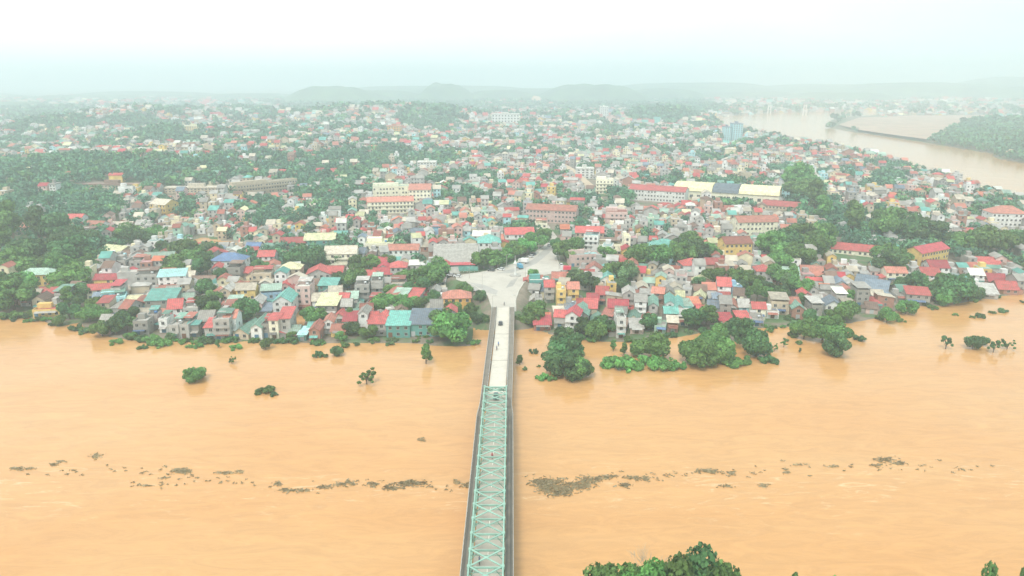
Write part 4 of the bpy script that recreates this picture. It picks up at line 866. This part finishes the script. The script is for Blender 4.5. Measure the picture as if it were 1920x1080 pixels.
for y in (60, 115, 168, YE+3, YE+36, YE+66, YE+92):
    b = MB(); c = cx(y); b.box(c-3.6, c+3.6, y-1.1, y+1.1, -4, DZ-1.2); b.box(c-5, c+5, y-1.3, y+1.3, DZ-1.2, DZ-.62); bp(b, 'pier', M_conc)
b = MB()
for y in np.arange(YS+4, YE-12, 5.8):
    b.box(-5.45-5.7, -5.45+5.7, y-.15, y+.15, DZ-.95, DZ-.46)
bp(b, 'floor_beam', M_teal)

# ------------------------------------------------------------------ vehicles and people
M_tyre = mat('tyre', (.03, .03, .03), .9)
def car(x, y, z, rz, col, label, truck=False):
    t = thing('truck' if truck else 'car', (x, y, z), rz, label, 'truck' if truck else 'car'); m = mat('car_paint', col, .35, .03, spec=.6)
    b = MB()
    if truck:
        b.hexa([(-1.1, -3.2, .9), (1.1, -3.2, .9), (1.1, 1.2, .9), (-1.1, 1.2, .9)], [(-1.1, -3.2, 2.9), (1.1, -3.2, 2.9), (1.1, 1.2, 2.9), (-1.1, 1.2, 2.9)]); b.build('cargo_body', m, t)
        b = MB(); b.hexa([(-1, 1.35, .5), (1, 1.35, .5), (1, 3.2, .5), (-1, 3.2, .5)], [(-.95, 1.35, 2.4), (.95, 1.35, 2.4), (.95, 2.8, 2.4), (-.95, 2.8, 2.4)]); b.build('cab', mat('cab_paint', (.6, .6, .58), .4), t)
        b = MB(); b.bar((-.85, 3.12, 1.7), (.85, 3.12, 1.7), .1, .8); b.build('windscreen', M_win, t); wy = (-2, 2.2); ht = 3
    else:
        sec = [(-2.15, .45, .75), (-2.1, .85, .86), (-.9, .95, .88), (1.0, .92, .88), (2.0, .7, .82), (2.2, .4, .7)]
        for (y0, h0, w0), (y1, h1, w1) in zip(sec, sec[1:]):
            b.hexa([(-w0, y0, .25), (w0, y0, .25), (w1, y1, .25), (-w1, y1, .25)], [(-w0, y0, h0), (w0, y0, h0), (w1, y1, h1), (-w1, y1, h1)])
        b.box(-.66, .66, -1.35, .35, 1.42, 1.5); b.build('body', m, t)
        b = MB(); b.hexa([(-.84, -1.9, .9), (.84, -1.9, .9), (.84, 1.1, .9), (-.84, 1.1, .9)], [(-.66, -1.35, 1.419), (.66, -1.35, 1.419), (.66, .35, 1.419), (-.66, .35, 1.419)]); b.build('window', M_win, t); wy = (-1.35, 1.4)
        for s in (-.6, .6):
            b = MB(); b.box(s-.16, s+.16, 2.1, 2.22, .5, .62); b.build('headlight', mat('lamp_glass', (.8, .8, .75), .2), t)
    for sx_ in (-.85, .85):
        for yy in wy:
            b = MB(); b.tube((sx_-.1, yy, .32), (sx_+.1, yy, .32), .33, .33, 12); b.build('wheel', M_tyre, t)
    return t
def on(px, py, z=DZ):
    x, y = plane(px, py, z); return float(x), float(y), z
car(*on(938.5, 608, DZ+.01), 0, (.05, .06, .07), 'dark car driving on the concrete approach of the bridge')
car(*on(930, 746, DZ+.01), R(180), (.03, .10, .09), 'dark green car under the first bays of the truss')
jc = [(1030, 461, (.7, .7, .7), 'white car at the far end of the junction road', -20), (939, 506, (.7, .72, .72), 'white car parked under the street trees left of the monument', 70),
      (921, 508, (.1, .11, .12), 'dark car parked under the street trees, leftmost of the parked row', 75), (999, 478, (.08, .08, .09), 'black car at kerb beside the avenue trees', 60), (995, 482, (.65, .65, .66), 'silver car at kerb in front of black one', 60),
      (858, 519, (.75, .75, .74), 'white car on the left arm of the junction', 80), (1052, 498, (.7, .7, .7), 'white car on the right side of the junction beside red truck', 10), (845, 517, (.6, .6, .62), 'pale car farthest left on the left arm', 80)]
for px, py, c, l, rz in jc: car(*on(px, py, 6.53), R(rz), c, l)
car(*on(974, 503, 6.53), R(20), (.05, .28, .42), 'blue truck stopped behind the junction monument', True)
car(*on(1060, 508, 6.53), R(85), (.62, .05, .10), 'red truck standing at the right side of the junction', True)
car(*on(981, 493, 6.53), R(60), (.75, .75, .74), 'white van beside the blue truck', True)
def person_mesh():
    v = [(0, 0, .80), (0, .05, 1.05), (0, .08, 1.30), (0, .10, 1.44), (0, .13, 1.60), (0, .14, 1.70),
         (-.12, .05, .80), (-.17, .42, .72), (-.17, .38, .35), (-.17, .48, .30), (.12, .05, .80), (.17, .42, .72), (.17, .38, .35), (.17, .48, .30),
         (-.19, .10, 1.36), (-.28, .30, 1.14), (-.26, .56, 1.06), (.19, .10, 1.36), (.28, .30, 1.14), (.26, .56, 1.06)]
    e = [(0, 1), (1, 2), (2, 3), (3, 4), (4, 5), (0, 6), (6, 7), (7, 8), (8, 9), (0, 10), (10, 11), (11, 12), (12, 13), (2, 14), (14, 15), (15, 16), (2, 17), (17, 18), (18, 19)]
    r = [.15, .14, .16, .06, .105, .09, .10, .08, .06, .05, .10, .08, .06, .05, .065, .05, .04, .065, .05, .04]
    me = bpy.data.meshes.new('rider'); me.from_pydata(v, e, []); o = link('rider_build', me); md = o.modifiers.new('s', 'SKIN')
    for i, q in enumerate(r): me.skin_vertices[0].data[i].radius = (q, q) if False else (q, q)
    me.skin_vertices[0].data[0].use_root = True
    ss = o.modifiers.new('u', 'SUBSURF'); ss.levels = 1; ss.render_levels = 1
    dg = bpy.context.evaluated_depsgraph_get(); ev = o.evaluated_get(dg); out_ = bpy.data.meshes.new_from_object(ev); bpy.data.objects.remove(o); return out_
try: PM = person_mesh()
except Exception as ex:
    print('skin failed', ex); b = MB(); b.tube((0, 0, .75), (0, .1, 1.4), .17, .2, 8); b.tube((0, .12, 1.45), (0, .12, 1.72), .1, .09, 8); PM = b.mesh('rider', M_tyre)
shirts = [(.45, .08, .08), (.12, .14, .2), (.5, .5, .45), (.1, .2, .4), (.3, .3, .3)]
def biker(px, py, rz, c, l1, l2):
    x, y, z = on(px, py, DZ+.01); t = thing('motorbike', (x, y, z), rz, l1, 'motorbike', 'motorbikes on the bridge')
    b = MB(); b.hexa([(-.1, -.75, .45), (.1, -.75, .45), (.09, .2, .45), (-.09, .2, .45)], [(-.13, -.85, .78), (.13, -.85, .78), (.12, .15, .76), (-.12, .15, .76)]); b.bar((0, .15, .5), (0, .62, .95), .14, .3); b.bar((0, .72, .3), (0, .6, 1.0), .1, .12); b.build('body', mat('bike_paint', (.12, .03, .03), .4), t)
    b = MB(); b.bar((-.32, .56, 1.02), (.32, .56, 1.02), .04, .04); b.build('handlebar', M_tyre, t)
    for yy in (-.62, .72): b = MB(); b.tube((-.05, yy, .3), (.05, yy, .3), .3, .3, 12); b.build('wheel', M_tyre, t)
    me = PM.copy(); me.materials.clear(); me.materials.append(mat('clothes', c, .9)); me.name = 'person'
    p = link('person', me); p.location = (x, y, z); p.rotation_euler = (0, 0, rz); tag(p, l2, 'person', 'riders on the bridge')
    h = MB()
    for i in range(6):
        for j in range(12):
            f = lambda i, j: (.135*math.cos(i*math.pi/12)*math.cos(j*math.pi/6), .14+.135*math.cos(i*math.pi/12)*math.sin(j*math.pi/6), 1.64+.14*math.sin(i*math.pi/12))
            h.quad(f(i, j), f(i, j+1), f(i+1, j+1), f(i+1, j))
    h.build('helmet', mat('helmet', (.1, .1, .1), .3), p)
biker(934.5, 648, 0, shirts[3], 'motorbike riding away, farther of the pair on the approach', 'rider in dark blue on the farther motorbike of the pair')
biker(931.5, 656, 0, shirts[1], 'motorbike riding away, nearer of the pair on the approach', 'rider in dark clothes on the nearer motorbike of the pair')
biker(945.5, 572, R(180), shirts[4], 'motorbike arriving at the junction end of the bridge', 'rider in grey on the motorbike at the junction end')
biker(923, 858, R(180), shirts[0], 'motorbike under the middle of the truss', 'rider in dark red under the middle of the truss')
biker(899, 1056, 0, shirts[1], 'motorbike under the truss closest to the camera', 'rider in dark clothes closest to the camera under the truss')
# junction monument
x, y, z = on(966, 517, 6.5)
t = thing('monument', (x, y, z), 0, 'slender white column with loudspeaker-like top on a round kerbed island in the junction', 'monument')
b = MB(); b.tube((0, 0, 0), (0, 0, .5), 3.2, 3.0, 20); b.build('island', M_conc, t)
b = MB(); b.tube((0, 0, .5), (0, 0, 1.6), .9, .7, 8); b.tube((0, 0, 1.6), (0, 0, 6.3), .42, .35, 8); b.build('column', WALL['white'], t)
b = MB(); b.hexa([(-.5, -.5, 6.3), (.5, -.5, 6.3), (.5, .5, 6.3), (-.5, .5, 6.3)], [(-.9, -.9, 7.2), (.9, -.9, 7.2), (.9, .9, 7.2), (-.9, .9, 7.2)]); b.tube((0, 0, 7.2), (0, 0, 8.6), .75, .3, 10); b.tube((0, 0, 8.6), (0, 0, 11.5), .12, .05, 5); b.build('top_lantern', WALL['white'], t)
# lamp posts
lp = MB(); lp.tube((0, 0, 0), (0, 0, 8), .12, .08, 6); lp.bar((0, 0, 7.95), (1.6, 0, 8.3), .09, .09); LPM = lp.mesh('post', M_frame); lh = MB(); lh.box(1.3, 2.1, -.18, .18, 8.2, 8.36); LHM = lh.mesh('lamp_head', M_steel)
for px, py in ((924, 585), (968, 585), (905, 540), (985, 525), (880, 522), (1048, 505), (1010, 480), (950, 503)):
    x, y, z = on(px, py, 6.5); t = thing('street_lamp', (x, y, z), R(0 if px < 960 else 180), None, 'street lamp', 'street lamps at the junction'); link('post', LPM, t); link('lamp_head', LHM, t)
    later(t, 'slim grey street lamp beside the junction road', px)
# boundary wall with teal sheeting in front of the grey hall
a = [float(v) for v in plane(822, 505, 5.5)]; c = [float(v) for v in plane(897, 503, 5.5)]
t = thing('fence', (a[0], a[1]-3, 5), 0, 'long green sheet-metal fence in front of the big grey hall', 'fence'); b = MB(); b.bar((0, 0, 1.2), (c[0]-a[0], c[1]-a[1], 1.2), .15, 2.6); b.build('sheet', ROOF['teal'], t)
b = MB()
for i in range(12): b.box((c[0]-a[0])*i/11-.1, (c[0]-a[0])*i/11+.1, (c[1]-a[1])*i/11+.1, (c[1]-a[1])*i/11+.3, -1, 2.4)
b.build('post', M_frame, t)

# ------------------------------------------------------------------ floating debris
M_deb = mat('driftwood', (.36, .29, .17), .95, .35, .8, dirt=(.14, .17, .06), dirt_amt=.8)
M_deb2 = mat('pale_driftwood', (.42, .35, .22), .9, .25, .8)
def debris(pts, n, s, seed):
    """mat of sticks and reeds: pts = picture ellipses (px, py, rx, ry)"""
    r = np.random.default_rng(seed); P_, M_ = [], []
    for px, py, rx, ry in pts:
        k = max(6, int(n*rx*ry/60)); u = r.normal(size=k)*.5; v = r.normal(size=k)*.5
        x, y = plane(px+u*rx, py+v*ry, 0); dirn = r.normal(size=k)*.7; ln = s*(.35+r.random(k)**2*1.3); wd = ln*(.10+.22*r.random(k))
        ca, sa = np.cos(dirn), np.sin(dirn); z = .02+.22*r.random(k)
        A = np.stack([ca*ln, sa*ln, r.normal(size=k)*.08], 1); B = np.stack([-sa*wd, ca*wd, r.normal(size=k)*.1], 1); P0 = np.stack([x, y, z], 1)
        P_.append(np.stack([P0-A-B, P0+A-B, P0+A+B, P0-A+B], 1)); M_.append((r.random(k) < .30).astype(int))
        Pt = P0+np.array([0, 0, .18]); B2 = np.stack([0*wd, 0*wd, wd*.5+.08], 1); P_.append(np.stack([P0-A-B2, P0+A-B2, P0+A+B2, P0-A+B2], 1)); M_.append((r.random(k) < .30).astype(int))
    return qmesh('driftwood', np.concatenate(P_), [M_deb, M_deb2], np.concatenate(M_))
DB = [([(1015, 907, 22, 9), (1030, 915, 24, 10), (1048, 926, 22, 6), (1060, 918, 26, 8), (1085, 910, 28, 8), (1110, 900, 26, 6), (1130, 896, 18, 4), (1030, 903, 30, 6), (1150, 893, 12, 2), (1190, 896, 22, 3), (1210, 898, 9, 4)], 'huge brown raft of driftwood and reeds just right of the bridge'),
      ([(1172, 910, 14, 5)], 'small sparse driftwood patch below the tail of the huge raft'),
      ([(340, 885, 16, 5), (334, 882, 14, 4), (348, 884, 12, 5)], 'dark driftwood cluster well left, third of the line'), ([(180, 856, 11, 5)], 'small dark driftwood clump highest in the left part of the line'),
      ([(35, 879, 14, 3), (58, 880, 10, 2)], 'thin brown driftwood streak nearest the left edge'), ([(425, 887, 24, 3), (448, 884, 8, 3)], 'thin driftwood streak right of the dark cluster'),
      ([(520, 907, 8, 5), (540, 920, 16, 4), (565, 920, 14, 3)], 'driftwood streak with green tuft, left half of the line'), ([(610, 914, 16, 4), (640, 909, 18, 4), (660, 905, 10, 4)], 'driftwood patch in middle of the left line'),
      ([(700, 908, 10, 5)], 'small round driftwood clump with a green tuft'), ([(735, 915, 18, 5), (760, 908, 22, 5), (785, 907, 18, 4), (775, 903, 10, 3)], 'long dense driftwood mat left of the bridge'),
      ([(858, 906, 8, 5), (875, 911, 12, 4)], 'driftwood clump almost touching the bridge on its left'), ([(792, 825, 8, 5)], 'lone driftwood branch floating above the line, left of the bridge'),
      ([(1325, 883, 18, 4), (1340, 886, 12, 3)], 'thin driftwood streak right of the huge raft'), ([(1370, 888, 8, 5)], 'small driftwood clump right of the thin streak'), ([(1362, 912, 12, 3)], 'single slanting log below the right line'),
      ([(1432, 911, 10, 4)], 'small driftwood clump lowest in the right line'), ([(1475, 885, 6, 4), (1500, 872, 16, 2), (1560, 875, 16, 2)], 'sparse dotted driftwood trail far right'), ([(1660, 862, 18, 5), (1685, 868, 14, 3), (1640, 873, 12, 3)], 'driftwood and foam patch farthest right in the line'),
      ([(275, 911, 8, 2), (305, 897, 8, 2), (262, 910, 6, 2)], 'tiny driftwood pieces left of centre below the line'), ([(310, 875, 5, 2), (100, 872, 8, 3), (112, 866, 10, 2)], 'tiny pieces between the left streak and clump')]
for i, (p, l) in enumerate(DB):
    o = link('driftwood_raft', debris(p, 60, .42, i)); tag(o, l, 'driftwood', 'driftwood rafts drifting along the current')
r9 = np.random.default_rng(99); pp = []
for a0, a1, b0, b1 in ((0, 460, 882, 885), (240, 480, 908, 900), (500, 880, 916, 908), (985, 1300, 905, 893), (1200, 1480, 890, 884), (1460, 1860, 876, 878)):
    for _ in range(26): f = r9.random(); pp.append((a0+(a1-a0)*f, b0+(b1-b0)*f+r9.normal()*5+4*math.sin(f*9), 4, 1.6))
tag(link('scattered_driftwood', debris(pp, 60, .24, 5)), 'scattered tiny bits of driftwood along the foam line', 'driftwood', kind='stuff')

# ------------------------------------------------------------------ near bank trees at the bottom edge
def near_tree(px, ypos, size, top_py, style, g, label):
    v = (top_py-540)/FPX; t = ypos/(cp-v*sp); ztop = CH-(sp+v*cp)*t; x = (px-960)/FPX*t
    k = {'broad': 8.7, 'round': 8.6, 'tall': 10.4, 'open': 8.4}[style]; z0 = 3.2 if ypos < 126 else 1.5
    tr = tree(x, ypos, z0, size, style, g, label=label, group='trees on the near bank'); s = size/4.2; tr.scale = (s, s, (ztop-z0)/k)
for a in [(1215, 118, 5.4, 1050, 'broad', 'bright', 'bright green tree top, second from left in the near clump'), (1150, 119, 5.0, 1052, 'broad', 'mid', 'leafy tree top at left end of the near clump at bottom edge'),
          (1182, 121, 4.2, 1054, 'round', 'bright', 'small light green crown between the two left trees of near clump'),
          (1305, 120, 6.2, 1037, 'broad', 'dark', 'tallest dark green tree top of the near clump'), (1348, 118, 5.2, 1053, 'round', 'mid', 'tree top at right end of the near clump'), (1262, 117, 5.2, 1052, 'broad', 'mid', 'green crown in middle of the near clump'),
          (1492, 120, 2.0, 1073, 'tall', 'mid', 'tiny leaf tip at bottom edge, first right of the clump'), (1564, 120, 2.1, 1071, 'tall', 'bright', 'tiny light leaf tip at bottom edge, second right of the clump'),
          (1864, 118, 2.6, 1066, 'broad', 'mid', 'tree top at bottom edge near right corner'), (1922, 119, 1.6, 1064, 'tall', 'mid', 'leafy tip cut off by the bottom right corner')]: near_tree(*a)
t = thing('bare_tree', (27.5, 125, 3), 0, 'leafless pale tree sticking up behind the near clump', 'tree')
b = MB(); rr = random.Random(3); TOPZ = 16.5
b.tube((0, 0, 0), (0, 0, 7.5), .22, .13, 6); b.build('trunk', mat('pale_bark', (.45, .40, .30), .9), t); b = MB()
def twig(p, d, l, r, n):
    q = tuple(p[i]+d[i]*l for i in range(3)); b.tube(p, q, r, r*.6, 4)
    if n:
        for _ in range(3): twig(q, tuple(v*.85+rr.gauss(0, .42) if i < 2 else abs(v)*.9+rr.random()*.2 for i, v in enumerate(d)), l*.75, r*.6, n-1)
for k in range(4): twig((0, 0, 7), (rr.gauss(0, .4), rr.gauss(0, .4), 1), 2.4, .09, 3)
b.build('branch', mat('pale_twig', (.50, .43, .32), .9), t)

settle_labels()
# ------------------------------------------------------------------ haze
b = MB(); b.box(-17500, 17500, -600, 13500, -8, 240)
hm = bpy.data.materials.new('haze'); hm.use_nodes = True; hn = hm.node_tree; hn.nodes.clear()
ho = nd(hn, 'ShaderNodeOutputMaterial'); hv = nd(hn, 'ShaderNodeVolumePrincipled'); hv.inputs['Density'].default_value = HAZE_D
hv.inputs['Color'].default_value = (*HAZE_C, 1); hv.inputs['Anisotropy'].default_value = .2; hn.links.new(hv.outputs[0], ho.inputs['Volume'])
tag(b.build('haze', hm), 'pale blue-green haze filling the air over the valley', 'haze', kind='stuff')
